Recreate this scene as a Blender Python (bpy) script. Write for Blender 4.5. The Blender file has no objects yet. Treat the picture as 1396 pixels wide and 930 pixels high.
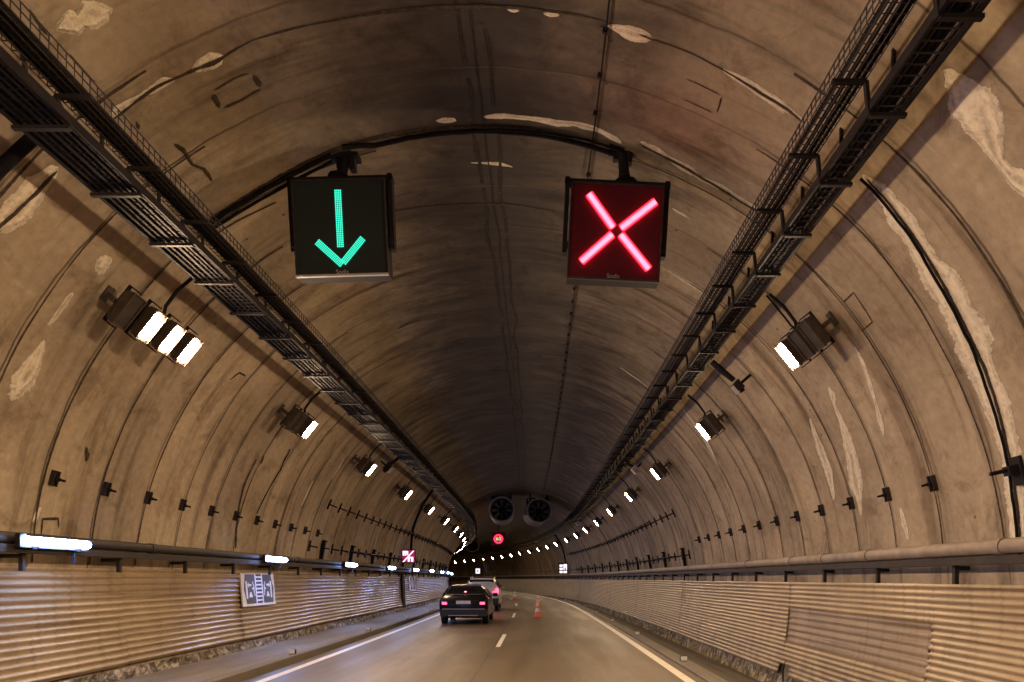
import bpy, math, random, bisect
from mathutils import Vector, Matrix, noise

random.seed(7)
rad = math.radians
scene = bpy.context.scene
COL = scene.collection

# ------------------------------------------------------------------ camera, world, exposure
CAMZ = 1.65
cam_data = bpy.data.cameras.new('camera')
cam_data.sensor_width = 36.0
cam_data.lens = 36.0 * 1000.0 / 1396.0
cam_data.shift_x = -45.0 / 1396.0
cam_data.shift_y = 324.0 / 1396.0
cam_data.clip_start = 0.05
cam_data.clip_end = 1000.0
cam = bpy.data.objects.new('camera', cam_data)
COL.objects.link(cam)
cam.location = (0, 0, CAMZ)
cam.rotation_euler = (rad(90), 0, 0)
scene.camera = cam

world = bpy.data.worlds.new('World')
scene.world = world
world.use_nodes = True
wb = world.node_tree.nodes['Background']
wb.inputs[0].default_value = (0.05, 0.04, 0.03, 1)
wb.inputs[1].default_value = 0.2

scene.view_settings.view_transform = 'Standard'
scene.view_settings.look = 'None'
scene.view_settings.exposure = 3.25
scene.view_settings.gamma = 1.0
scene.cycles.use_denoising = True
scene.cycles.max_bounces = 7
scene.cycles.diffuse_bounces = 5
scene.cycles.glossy_bounces = 3
scene.cycles.use_light_tree = True
scene.cycles.sample_clamp_indirect = 4.0
scene.cycles.caustics_reflective = False
scene.cycles.caustics_refractive = False

LAMP = 120.0            # radiance of the flood lamps
WARM = (1.0, 0.695, 0.42)
TUBE = 17.0
COOL = (0.27, 0.45, 1.0)

# ------------------------------------------------------------------ the line of the tunnel
DS = 0.25
S0 = -60.0
def kappa(s):
    k1, k2 = 1.0 / 1500.0, 1.0 / 290.0
    if s < 0: return 0.0
    t = min(1.0, max(0.0, (s - 36.0) / 8.0))
    t = t * t * (3 - 2 * t)
    return k1 + (k2 - k1) * t
_tab = []
def _build():
    # integrate outwards from s = 0, heading +y
    fw, th, p = [], 0.0, Vector((0, 0))
    n = int(300 / DS)
    for i in range(n + 1):
        fw.append((p.x, p.y, th))
        th2 = th + kappa((i + .5) * DS) * DS
        tm = .5 * (th + th2)
        p = p + Vector((-math.sin(tm), math.cos(tm))) * DS
        th = th2
    nb = int(-S0 / DS)
    for i in range(nb, 0, -1):
        _tab.append((0.0, -i * DS, 0.0))
    _tab.extend(fw)
_build()
def path(s):
    f = (s - S0) / DS
    i = max(0, min(len(_tab) - 2, int(f)))
    t = f - i
    a, b = _tab[i], _tab[i + 1]
    return tuple(a[k] + (b[k] - a[k]) * t for k in range(3))
def P(s, x, z):
    px, py, th = path(s)
    return Vector((px + math.cos(th) * x, py + math.sin(th) * x, z))

CX, CZ, R = -0.67, 1.45, 5.75
def V(s, a, r=R):
    """a: angle from the crown in radians, positive to the right"""
    return P(s, CX + r * math.sin(a), CZ + r * math.cos(a))
def frame(s, x, z, yaw=0.0):
    """local X right, Y along the tunnel, Z up"""
    th = path(s)[2] + yaw
    m = Matrix.Rotation(th, 4, 'Z')
    m.translation = P(s, x, z)
    return m
def vframe(s, a, r=R):
    """local Z towards the axis, Y along the tunnel, X up the vault on the right / down it on the left"""
    th = path(s)[2]
    rt = Vector((math.cos(th), math.sin(th), 0)); fw = Vector((-math.sin(th), math.cos(th), 0)); up = Vector((0, 0, 1))
    z = -(rt * math.sin(a) + up * math.cos(a))
    x = fw.cross(z)
    m = Matrix(((x.x, fw.x, z.x, 0), (x.y, fw.y, z.y, 0), (x.z, fw.z, z.z, 0), (0, 0, 0, 1)))
    m.translation = V(s, a, r)
    return m
def ang(x, z):
    return math.atan2(x - CX, z - CZ)
def on_vault(u, v, r=R):
    """where the line of sight of a measured point meets the vault: (s, angle)"""
    dx, dz = (u - 743.0) / 1000.0, (789.0 - v) / 1000.0
    def f(t):
        d = path(t)[0]
        return math.hypot(dx * t - d - CX, dz * t + CAMZ - CZ) - r
    lo, hi = 0.5, 90.0
    for _ in range(50):
        m = .5 * (lo + hi)
        if f(m) < 0: lo = m
        else: hi = m
    return lo, math.atan2(dx * lo - path(lo)[0] - CX, dz * lo + CAMZ - CZ)

# ------------------------------------------------------------------ materials
def new_mat(name):
    m = bpy.data.materials.new(name); m.use_nodes = True
    nt = m.node_tree
    return m, nt, nt.nodes['Principled BSDF']
class N:
    def __init__(self, nt): self.nt = nt
    def __call__(self, typ, **kw):
        n = self.nt.nodes.new(typ)
        for k, v in kw.items():
            if k.startswith('i_'):
                key = k[2:]
                key = int(key) if key.isdigit() else key.replace('_', ' ')
                if hasattr(v, 'bl_idname') or isinstance(v, bpy.types.NodeSocket): self.nt.links.new(v, n.inputs[key])
                else: n.inputs[key].default_value = v
            else: setattr(n, k, v)
        return n
    def math(self, op, a, b=None, clamp=False):
        n = self.nt.nodes.new('ShaderNodeMath'); n.operation = op; n.use_clamp = clamp
        for i, q in enumerate((a, b)):
            if q is None: continue
            if isinstance(q, bpy.types.NodeSocket): self.nt.links.new(q, n.inputs[i])
            else: n.inputs[i].default_value = q
        return n.outputs[0]
    def ramp(self, fac, stops):
        n = self.nt.nodes.new('ShaderNodeValToRGB'); self.nt.links.new(fac, n.inputs[0])
        el = n.color_ramp.elements
        while len(el) < len(stops): el.new(0.5)
        for e, (p, c) in zip(el, stops):
            e.position = p; e.color = c if len(c) == 4 else (*c, 1)
        return n.outputs[0]
    def rng(self, v, a, b, c, d):
        n = self.nt.nodes.new('ShaderNodeMapRange'); n.interpolation_type = 'SMOOTHSTEP'
        self.nt.links.new(v, n.inputs[0])
        for i, q in enumerate((a, b, c, d)): n.inputs[i + 1].default_value = q
        return n.outputs[0]
    def mix(self, fac, a, b, mode='MIX'):
        n = self.nt.nodes.new('ShaderNodeMix'); n.data_type = 'RGBA'; n.blend_type = mode
        for i, q in ((0, fac), (6, a), (7, b)):
            if isinstance(q, bpy.types.NodeSocket): self.nt.links.new(q, n.inputs[i])
            else: n.inputs[i].default_value = q if i == 0 or len(q) == 4 else (*q, 1)
        return n.outputs[2]
    def noise(self, vec, scale, detail=4, rough=.55, dist=0.0):
        n = self.nt.nodes.new('ShaderNodeTexNoise'); self.nt.links.new(vec, n.inputs['Vector'])
        n.inputs['Scale'].default_value = scale; n.inputs['Detail'].default_value = detail
        n.inputs['Roughness'].default_value = rough; n.inputs['Distortion'].default_value = dist
        return n.outputs['Fac']
    def scale(self, vec, sc, loc=(0, 0, 0)):
        n = self.nt.nodes.new('ShaderNodeMapping'); self.nt.links.new(vec, n.inputs['Vector'])
        n.inputs['Scale'].default_value = sc; n.inputs['Location'].default_value = loc
        return n.outputs[0]

def simple(name, col, rough=.6, metal=0.0, var=.25, nscale=6.0, bump=0.0, spec=0.5):
    """a plain surface with some uneven wear, in object coordinates"""
    m, nt, b = new_mat(name); n = N(nt)
    tc = n('ShaderNodeTexCoord').outputs['Object']
    f = n.noise(tc, nscale, 5)
    lo = tuple(c * (1 - var) for c in col); hi = tuple(min(1, c * (1 + var)) for c in col)
    nt.links.new(n.ramp(f, [(.3, lo), (.7, hi)]), b.inputs['Base Color'])
    b.inputs['Roughness'].default_value = rough; b.inputs['Metallic'].default_value = metal
    b.inputs['Specular IOR Level'].default_value = spec
    if bump:
        bp = n('ShaderNodeBump'); bp.inputs['Strength'].default_value = bump; bp.inputs['Distance'].default_value = .01
        nt.links.new(n.noise(tc, nscale * 5, 4), bp.inputs['Height']); nt.links.new(bp.outputs[0], b.inputs['Normal'])
    return m
def emit(name, col, strength, base=(.02, .02, .02)):
    m, nt, b = new_mat(name)
    b.inputs['Base Color'].default_value = (*base, 1)
    b.inputs['Emission Color'].default_value = (*col, 1)
    b.inputs['Emission Strength'].default_value = strength
    b.inputs['Roughness'].default_value = .4
    return m

def concrete(name):
    m, nt, b = new_mat(name); n = N(nt)
    uv = n('ShaderNodeUVMap').outputs[0]
    sp = n('ShaderNodeSeparateXYZ', i_0=uv); s, v = sp.outputs[0], sp.outputs[1]
    av = n.math('ABSOLUTE', v)
    big = n.noise(uv, .45, 5, .6)
    base = n.ramp(big, [(.28, (.31, .245, .175)), (.52, (.435, .355, .26)), (.74, (.51, .42, .315))])
    fine = n.noise(uv, 9, 6, .65)
    base = n.mix(1.0, base, n.ramp(fine, [(.3, (.80, .79, .77)), (.7, (1.10, 1.09, 1.07))]), 'MULTIPLY')
    # every formwork ring set off from its neighbour
    ring = n.math('FLOOR', n.math('DIVIDE', n.math('SUBTRACT', s, 9.15), 1.2))
    wn = n('ShaderNodeTexWhiteNoise', noise_dimensions='1D'); nt.links.new(ring, wn.inputs['W'])
    base = n.mix(1.0, base, n.ramp(wn.outputs[0], [(0, (.86, .86, .87)), (1, (1.06, 1.05, 1.03))]), 'MULTIPLY')
    # stains running down the arch
    st = n.noise(n.scale(uv, (2.3, .22, 1)), 1.0, 5, .62, .4)
    base = n.mix(1.0, base, n.ramp(st, [(.30, (.40, .36, .33)), (.46, (.95, .95, .95)), (.62, (1.03, 1.03, 1.03)), (.76, (1.35, 1.32, 1.26))]), 'MULTIPLY')
    # streak stains, with the dimmer light farther in darkened into the colour
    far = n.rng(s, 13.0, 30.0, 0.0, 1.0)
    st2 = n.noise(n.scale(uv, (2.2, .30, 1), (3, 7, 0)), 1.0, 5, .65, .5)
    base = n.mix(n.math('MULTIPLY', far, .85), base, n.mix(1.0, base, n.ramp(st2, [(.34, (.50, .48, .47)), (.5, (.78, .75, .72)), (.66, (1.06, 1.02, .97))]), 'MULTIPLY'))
    # soot along the crown
    wob = n.noise(uv, .35, 4, .6)
    d = n.math('ADD', av, n.math('MULTIPLY', n.math('SUBTRACT', wob, .5), 3.2))
    soot = n.rng(n.math('SUBTRACT', d, n.math('MULTIPLY', n.rng(s, 8.0, 24.0, 0, 1), 2.2)), .2, 3.9, 1.0, 0.0)
    lick = n.noise(n.scale(uv, (1.9, .62, 1), (11, 3, 0)), 1.0, 7, .66, .7)
    sfac = n.math('MULTIPLY', soot, n.rng(lick, .33, .68, 1.0, .46))
    base = n.mix(sfac, base, (.034, .027, .0255))
    # dark cord of soot right at the top
    cord = n.rng(n.math('ADD', av, n.math('MULTIPLY', n.noise(uv, 2.2, 5, .7), .9)),   .45, 1.35, .72, 0.0)
    base = n.mix(cord, base, (.03, .026, .026))
    # broad smoke-blackened belt that widens farther in
    bw = n.math('SUBTRACT', n.math('ADD', av, n.math('MULTIPLY', n.math('SUBTRACT', n.noise(uv, .9, 6, .66, .4), .5), 2.6)), n.math('MULTIPLY', n.rng(s, 9.0, 24.0, 0, 1), 1.3))
    base = n.mix(n.rng(bw, .2, 2.5, .74, 0.0), base, (.036, .030, .028))
    # joints between the rings
    fr = n.math('FRACT', n.math('DIVIDE', n.math('SUBTRACT', n.math('ADD', s, n.math('MULTIPLY', n.noise(uv, 1.2, 4), .10)), 9.20), 1.2))
    dj = n.math('MULTIPLY', n.math('MINIMUM', fr, n.math('SUBTRACT', 1.0, fr)), 1.2)
    jl = n.rng(dj, .006, .022, 1.0, 0.0)
    jm = n.rng(n.noise(n.scale(uv, (.7, .5, 1), (5, 1, 0)), 1.0, 4),   .40, .60, .35, .9)
    jf = n.math('MULTIPLY', jl, jm)
    base = n.mix(jf, base, (.075, .055, .04))
    halo = n.math('MULTIPLY', n.rng(dj, .0, .16, .38, 0.0), n.rng(n.noise(n.scale(uv, (.8, 1.2, 1), (1, 9, 0)), 1.0, 5), .45, .7, 0, 1))
    base = n.mix(halo, base, (.10, .08, .06))
    # blotches of damp
    bl = n.noise(uv, 1.5, 7, .72, .6)
    base = n.mix(1.0, base, n.ramp(bl, [(.32, (.62, .58, .55)), (.48, (1, 1, 1)), (.60, (1, 1, 1)), (.72, (1.25, 1.22, 1.18))]), 'MULTIPLY')
    # lime bloom streaks
    lm = n.noise(n.scale(uv, (6.0, .55, 1), (2, 14, 0)), 1.0, 3, .5, .5)
    lf = n.math('MULTIPLY', n.rng(lm, .70, .78, 0, .55), n.rng(av, 2.5, 5.0, .35, 1.0))
    base = n.mix(lf, base, (.50, .44, .34))
    # pits and chips
    vo = n('ShaderNodeTexVoronoi'); nt.links.new(uv, vo.inputs['Vector']); vo.inputs['Scale'].default_value = 2.3
    pf = n.math('MULTIPLY', n.rng(vo.outputs['Distance'], .035, .07, 1, 0), n.rng(n.noise(uv, .8, 2), .5, .6, 0, .8))
    base = n.mix(pf, base, (.05, .04, .03))
    nt.links.new(base, b.inputs['Base Color'])
    b.inputs['Roughness'].default_value = .82
    b.inputs['Specular IOR Level'].default_value = .25
    h = n.math('SUBTRACT', n.math('ADD', n.math('MULTIPLY', fine, .35), n.math('MULTIPLY', lick, .5)), n.math('MULTIPLY', jf, 1.4))
    bp = n('ShaderNodeBump'); bp.inputs['Strength'].default_value = .45; bp.inputs['Distance'].default_value = .02
    nt.links.new(h, bp.inputs['Height']); nt.links.new(bp.outputs[0], b.inputs['Normal'])
    return m

def deposit(name, cols, edge, amp, sc, bump=.8, core=None):
    """crust lying on the lining; UV x runs -1..1 across it, y along it in metres; its rim is eaten away by noise"""
    m, nt, b = new_mat(name); n = N(nt)
    uv = n('ShaderNodeUVMap').outputs[0]
    sp = n('ShaderNodeSeparateXYZ', i_0=uv)
    ob = n('ShaderNodeTexCoord').outputs['Object']
    ax = n.math('ABSOLUTE', sp.outputs[0])
    f1 = n.noise(ob, sc, 7, .72, .4); f2 = n.noise(ob, sc * 3.1, 6, .7)
    d = n.math('ADD', n.math('SUBTRACT', 1.0, ax), n.math('MULTIPLY', n.math('SUBTRACT', f1, .5), amp))
    a = n.rng(d, edge - .07, edge + .10, 0, 1)
    c = n.ramp(f2, [(.34, cols[0]), (.5, cols[1]), (.66, cols[2])])
    if core:
        # pale thick rim, thinner stained middle
        k = n.math('MULTIPLY', n.rng(d, edge + .30, edge + .75, 0, 1), n.rng(f1, .38, .60, .85, .15))
        c = n.mix(k, c, core)
        a = n.math('MULTIPLY', a, n.rng(n.math('MULTIPLY', k, 1.0), .0, 1.0, .95, .70))
    nt.links.new(c, b.inputs['Base Color']); b.inputs['Roughness'].default_value = .9
    b.inputs['Specular IOR Level'].default_value = .2
    nt.links.new(a, b.inputs['Alpha'])
    bp = n('ShaderNodeBump'); bp.inputs['Strength'].default_value = bump; bp.inputs['Distance'].default_value = .03
    nt.links.new(n.math('ADD', n.rng(d, edge, edge + .35, 0, 1), n.math('MULTIPLY', f2, .8)), bp.inputs['Height']); nt.links.new(bp.outputs[0], b.inputs['Normal'])
    return m

def cladding(name, base_col):
    m, nt, b = new_mat(name); n = N(nt)
    uv = n('ShaderNodeUVMap').outputs[0]
    sp = n('ShaderNodeSeparateXYZ', i_0=uv); v = sp.outputs[1]
    f = n.noise(uv, .9, 5, .6)
    c = n.ramp(f, [(.3, tuple(x * .80 for x in base_col)), (.7, tuple(min(1, x * 1.1) for x in base_col))])
    run = n.noise(n.scale(uv, (9, .8, 1)), 1.0, 5, .6)
    c = n.mix(1.0, c, n.ramp(run, [(.28, (.62, .58, .53)), (.48, (1, 1, 1))]), 'MULTIPLY')
    alng = n.noise(n.scale(uv, (.35, 14, 1)), 1.0, 4, .6)
    c = n.mix(1.0, c, n.ramp(alng, [(.30, (.55, .50, .45)), (.5, (1, 1, 1))]), 'MULTIPLY')
    spl = n.math('MULTIPLY', n.rng(v, .55, .0, 0, .75), n.rng(n.noise(uv, 2.2, 6, .7), .35, .65, 0.1, 1))
    c = n.mix(spl, c, (.13, .095, .065))
    sc = n.rng(n.noise(uv, 5.5, 6, .75), .66, .72, 0, .7)
    c = n.mix(sc, c, (.12, .085, .06))
    nt.links.new(c, b.inputs['Base Color'])
    b.inputs['Roughness'].default_value = .33
    b.inputs['Specular IOR Level'].default_value = .55
    bp = n('ShaderNodeBump'); bp.inputs['Strength'].default_value = .12; bp.inputs['Distance'].default_value = .01
    nt.links.new(n.noise(uv, 14, 4), bp.inputs['Height']); nt.links.new(bp.outputs[0], b.inputs['Normal'])
    return m

def asphalt(name):
    m, nt, b = new_mat(name); n = N(nt)
    uv = n('ShaderNodeUVMap').outputs[0]
    sp = n('ShaderNodeSeparateXYZ', i_0=uv); s, x = sp.outputs[0], sp.outputs[1]
    gr = n.noise(uv, 70, 4, .7)
    c = n.ramp(gr, [(.3, (.072, .050, .025)), (.7, (.150, .106, .054))])
    bg = n.noise(n.scale(uv, (.12, 1.3, 1)), 1.0, 5, .6)
    c = n.mix(1.0, c, n.ramp(bg, [(.3, (.72, .72, .74)), (.65, (1.15, 1.13, 1.08))]), 'MULTIPLY')
    pt = n.noise(uv, .5, 6, .65)
    c = n.mix(1.0, c, n.ramp(pt, [(.34, (.80, .80, .82)), (.6, (1.04, 1.03, 1.0))]), 'MULTIPLY')
    for wx in (-3.55, -2.0, -.1, 1.45):
        dx_ = n.math('ABSOLUTE', n.math('SUBTRACT', n.math('ADD', x, n.math('MULTIPLY', n.math('SUBTRACT', n.noise(uv, .25, 3), .5), .5)), wx))
        c = n.mix(n.rng(dx_, .10, .45, .26, 0), c, (.055, .040, .026))
    oil = n.rng(n.noise(n.scale(uv, (.5, 2.0, 1), (4, 4, 0)), 1.0, 6, .7), .62, .74, 0, .45)
    c = n.mix(oil, c, (.035, .027, .02))
    # sealed crack by the lane line
    cr = n.math('ABSOLUTE', n.math('ADD', n.math('ADD', x, 1.14), n.math('MULTIPLY', n.math('SUBTRACT', n.noise(uv, 1.1, 5, .7), .5), .16)))
    cf = n.math('MULTIPLY', n.rng(cr, .010, .03, .75, 0), n.rng(n.noise(uv, .7, 3), .35, .5, .2, 1))
    c = n.mix(cf, c, (.03, .027, .024))
    nt.links.new(c, b.inputs['Base Color'])
    nt.links.new(n.rng(bg, .3, .7, .42, .60), b.inputs['Roughness'])
    bp = n('ShaderNodeBump'); bp.inputs['Strength'].default_value = .25; bp.inputs['Distance'].default_value = .006
    nt.links.new(gr, bp.inputs['Height']); nt.links.new(bp.outputs[0], b.inputs['Normal'])
    return m

def paintline(name):
    m, nt, b = new_mat(name); n = N(nt)
    tc = n('ShaderNodeTexCoord').outputs['Object']
    f = n.noise(tc, 7, 6, .75)
    c = n.ramp(f, [(.30, (.30, .26, .21)), (.40, (.70, .64, .54)), (.7, (.84, .79, .70))])
    nt.links.new(c, b.inputs['Base Color']); b.inputs['Roughness'].default_value = .55
    return m

def rubble(name):
    m, nt, b = new_mat(name); n = N(nt)
    uv = n('ShaderNodeUVMap').outputs[0]
    w = n.noise(n.scale(uv, (5.0, 3.0, 1)), 1.0, 7, .75, .7)
    c = n.ramp(w, [(.38, (.035, .028, .022)), (.5, (.16, .13, .10)), (.58, (.42, .37, .30)), (.7, (.52, .47, .39))])
    nt.links.new(c, b.inputs['Base Color']); b.inputs['Roughness'].default_value = .9
    bp = n('ShaderNodeBump'); bp.inputs['Strength'].default_value = .8; bp.inputs['Distance'].default_value = .03
    nt.links.new(w, bp.inputs['Height']); nt.links.new(bp.outputs[0], b.inputs['Normal'])
    return m
def ground(name, lo, hi, rough):
    m, nt, b = new_mat(name); n = N(nt)
    uv = n('ShaderNodeUVMap').outputs[0]
    w = n.noise(n.scale(uv, (.45, 2.2, 1)), 1.0, 6, .68, .3)
    c = n.ramp(w, [(.3, lo), (.7, hi)])
    g = n.noise(uv, 22, 5, .7)
    c = n.mix(1.0, c, n.ramp(g, [(.3, (.75, .75, .75)), (.7, (1.1, 1.1, 1.1))]), 'MULTIPLY')
    nt.links.new(c, b.inputs['Base Color']); b.inputs['Roughness'].default_value = rough
    bp = n('ShaderNodeBump'); bp.inputs['Strength'].default_value = .4; bp.inputs['Distance'].default_value = .01
    nt.links.new(g, bp.inputs['Height']); nt.links.new(bp.outputs[0], b.inputs['Normal'])
    return m
def led_face(name, col):
    m, nt, b = new_mat(name)
    b.inputs['Base Color'].default_value = (*col, 1); b.inputs['Roughness'].default_value = .75
    b.inputs['Specular IOR Level'].default_value = .2
    return m

M = dict(
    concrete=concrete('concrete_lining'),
    lime=deposit('lime_deposit', [(.62, .53, .40), (.84, .75, .60), (.90, .83, .69)], .22, .85, 4.5, 1.0, (.46, .375, .275)),
    crack=deposit('joint_dirt', [(.03, .022, .018), (.055, .04, .03), (.085, .062, .045)], .34, 1.3, 6.0, .4),
    soot=deposit('soot_line', [(.020, .016, .016), (.030, .024, .023), (.045, .036, .032)], .30, 1.5, 3.0, .2),
    clad=cladding('painted_sheet', (.39, .295, .178)),
    clad_dull=cladding('dull_sheet', (.30, .225, .145)),
    asphalt=asphalt('asphalt'),
    paint=paintline('road_paint'),
    walk=ground('walkway_concrete', (.13, .108, .085), (.25, .21, .165), .72),
    ditch=ground('gutter_concrete', (.055, .045, .036), (.17, .14, .105), .75),
    rubble=rubble('broken_footing'),
    kerb=ground('kerb_stone', (.12, .10, .08), (.20, .17, .13), .75),
    black=simple('black_metal', (.014, .011, .013), .65, .0, .3, 6, 0, .15),
    steel=simple('dirty_steel', (.036, .029, .031), .62, .0, .35, 9, 0, .2),
    galv=simple('galvanised_steel', (.26, .22, .21), .55, .2, .25, 8),
    cable=simple('black_cable', (.008, .007, .009), .6, 0, .3, 6, 0, .08),
    cable2=simple('grey_cable', (.014, .011, .014), .6, 0, .3, 6, 0, .08),
    pipe=simple('grey_pipe', (.27, .215, .17), .55, .1, .22, 5),
    pipe_dark=simple('dark_duct', (.030, .023, .019), .65, .0, .3, 6, 0, .3),
    grey=simple('grey_enamel', (.36, .33, .30), .45, .1, .15, 7),
    white=simple('white_plastic', (.70, .66, .60), .5, 0, .12, 7),
    glass=simple('dark_glass', (.012, .012, .014), .10, 0, .1, 3, 0, .6),
    tyre=simple('tyre_rubber', (.02, .02, .02), .85, 0, .2),
    rim=simple('wheel_rim', (.22, .21, .20), .4, .7, .2),
    orange=simple('cone_orange', (.85, .24, .10), .55, 0, .15, 8),
    cone_white=simple('cone_band', (.90, .88, .85), .4, 0, .08, 9),
    signwhite=simple('sign_white', (.72, .69, .66), .5, 0, .10, 6),
    signdark=simple('sign_slate', (.055, .058, .075), .5, 0, .18, 6),
    signblack=simple('sign_black', (.015, .015, .022), .5, 0, .2, 6),
    lens=emit('flood_lens', WARM, LAMP, (.8, .75, .6)),
    lens_far=emit('old_flood_lens', WARM, LAMP * .5, (.8, .75, .6)),
    lens_deep=emit('dim_flood_lens', WARM, LAMP * .30, (.8, .75, .6)),
    unit=simple('brown_grey_enamel', (.070, .053, .042), .55, .0, .3, 7, 0, .3),
    lens_off=simple('dead_lens', (.045, .036, .03), .3, 0, .4, 5),
    tube=emit('tube_lens', COOL, TUBE, (.8, .8, .9)),
    face_dark=led_face('signal_face_dark', (.020, .027, .026)),
    face_red=led_face('signal_face_red', (.085, .004, .012)),
    green=emit('green_diode', (.035, .80, .50), .20),
    red_core=emit('red_diode_core', (1.0, .085, .125), 1.3),
    red=emit('red_diode', (1.0, .010, .030), .9),
    amber=emit('amber_diode', (1.0, .75, .32), .16),
    ledwhite=emit('white_diode', (.95, .82, 1.0), .17),
    ledpink=emit('magenta_diode', (.55, .02, .12), .07),
    tail=emit('tail_lamp', (1.0, .040, .09), .8, (.3, .01, .02)),
    brake=emit('third_brake_lamp', (1.0, .30, .36), .5, (.3, .01, .02)),
    car_dark=simple('dark_car_paint', (.007, .005, .007), .25, .0, .12, 3, 0, .30),
    car_silver=simple('silver_car_paint', (.58, .55, .53), .35, .2, .08, 3),
    car_red=simple('maroon_car_paint', (.16, .03, .03), .28, .3, .1, 3),
    trim=simple('black_trim', (.018, .017, .018), .5, 0, .2),
    chrome=simple('bright_strip', (.50, .46, .42), .3, .6, .1),
)

# ------------------------------------------------------------------ mesh helpers
class MB:
    def __init__(self): self.v, self.f, self.m, self.uv, self.mi = [], [], [], {}, 0
    def face(self, idx, uv=None):
        if uv: self.uv[len(self.f)] = uv
        self.f.append(tuple(idx)); self.m.append(self.mi)
    def add(self, pts):
        b = len(self.v); self.v.extend(Vector(p) for p in pts); return b
    def poly(self, pts, uv=None):
        b = self.add(pts); self.face(range(b, b + len(pts)), uv)
    def box(self, c, d, rot=None, taper=1.0, taper_y=None):
        """box of size d centred on c; top (local z) scaled by taper"""
        hx, hy, hz = d[0] / 2, d[1] / 2, d[2] / 2
        ty = taper if taper_y is None else taper_y
        q = [(-hx, -hy, -hz), (hx, -hy, -hz), (hx, hy, -hz), (-hx, hy, -hz),
             (-hx * taper, -hy * ty, hz), (hx * taper, -hy * ty, hz), (hx * taper, hy * ty, hz), (-hx * taper, hy * ty, hz)]
        q = [Vector(p) for p in q]
        if rot is not None: q = [rot @ p for p in q]
        b = self.add([p + Vector(c) for p in q])
        for f in ((3, 2, 1, 0), (4, 5, 6, 7), (0, 1, 5, 4), (1, 2, 6, 5), (2, 3, 7, 6), (3, 0, 4, 7)):
            self.face([b + i for i in f])
    def tube(self, pts, r, n=8, caps=True):
        pts = [Vector(p) for p in pts]; rings = []
        up0 = None
        for i, p in enumerate(pts):
            a = pts[max(0, i - 1)]; c = pts[min(len(pts) - 1, i + 1)]
            t = (c - a).normalized()
            ref = up0 if up0 is not None and abs(up0.dot(t)) < .95 else (Vector((0, 0, 1)) if abs(t.z) < .9 else Vector((1, 0, 0)))
            x = t.cross(ref).normalized(); y = x.cross(t).normalized(); up0 = y
            rr = r[i] if isinstance(r, (list, tuple)) else r
            rings.append(self.add([p + (x * math.cos(2 * math.pi * k / n) + y * math.sin(2 * math.pi * k / n)) * rr for k in range(n)]))
        for a, b in zip(rings, rings[1:]):
            for k in range(n):
                k2 = (k + 1) % n
                self.face((a + k, a + k2, b + k2, b + k))
        if caps:
            self.face([rings[0] + k for k in range(n)][::-1]); self.face([rings[-1] + k for k in range(n)])
    def lathe(self, prof, n=24, m=Matrix.Identity(4), closed=False):
        """prof: (radius, height) along local Z"""
        rings = []
        for r, h in prof:
            rings.append(self.add([m @ Vector((r * math.cos(2 * math.pi * k / n), r * math.sin(2 * math.pi * k / n), h)) for k in range(n)]))
        for a, b in zip(rings, rings[1:]):
            for k in range(n):
                k2 = (k + 1) % n; self.face((a + k, a + k2, b + k2, b + k))
    def sweep(self, prof, svals, closed=True, caps=True, uvv=None):
        """profile of (x, z) points carried along the tunnel"""
        rings = [self.add([P(s, x, z) for x, z in prof]) for s in svals]
        n = len(prof)
        acc = [0.0]
        for i in range(1, n + 1):
            a, b = prof[i - 1], prof[i % n]; acc.append(acc[-1] + math.hypot(a[0] - b[0], a[1] - b[1]))
        for j, (a, b) in enumerate(zip(rings, rings[1:])):
            for k in range(n if closed else n - 1):
                k2 = (k + 1) % n
                va, vb = (uvv[k], uvv[k2]) if uvv else (acc[k], acc[k + 1])
                self.face((a + k, a + k2, b + k2, b + k), [(svals[j], va), (svals[j], vb), (svals[j + 1], vb), (svals[j + 1], va)])
        if closed and caps:
            self.face([rings[0] + k for k in range(n)][::-1]); self.face([rings[-1] + k for k in range(n)])
    def build(self, name, mats, parent=None, matrix=None, smooth=None):
        me = bpy.data.meshes.new(name)
        inv = matrix.inverted() if matrix is not None else None
        me.from_pydata([(inv @ p if inv else p) for p in self.v], [], self.f)
        for mm in (mats if isinstance(mats, (list, tuple)) else [mats]): me.materials.append(mm)
        me.polygons.foreach_set('material_index', self.m)
        if self.uv:
            ul = me.uv_layers.new(name='UVMap')
            for pi, uvs in self.uv.items():
                for li, q in zip(me.polygons[pi].loop_indices, uvs): ul.data[li].uv = q
        if smooth is not None:
            me.polygons.foreach_set('use_smooth', [True] * len(me.polygons))
            me.set_sharp_from_angle(angle=rad(smooth))
        me.update()
        o = bpy.data.objects.new(name, me); COL.objects.link(o)
        if matrix is not None and parent is None: o.matrix_world = matrix
        if parent is not None: o.parent = parent
        return o

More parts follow.
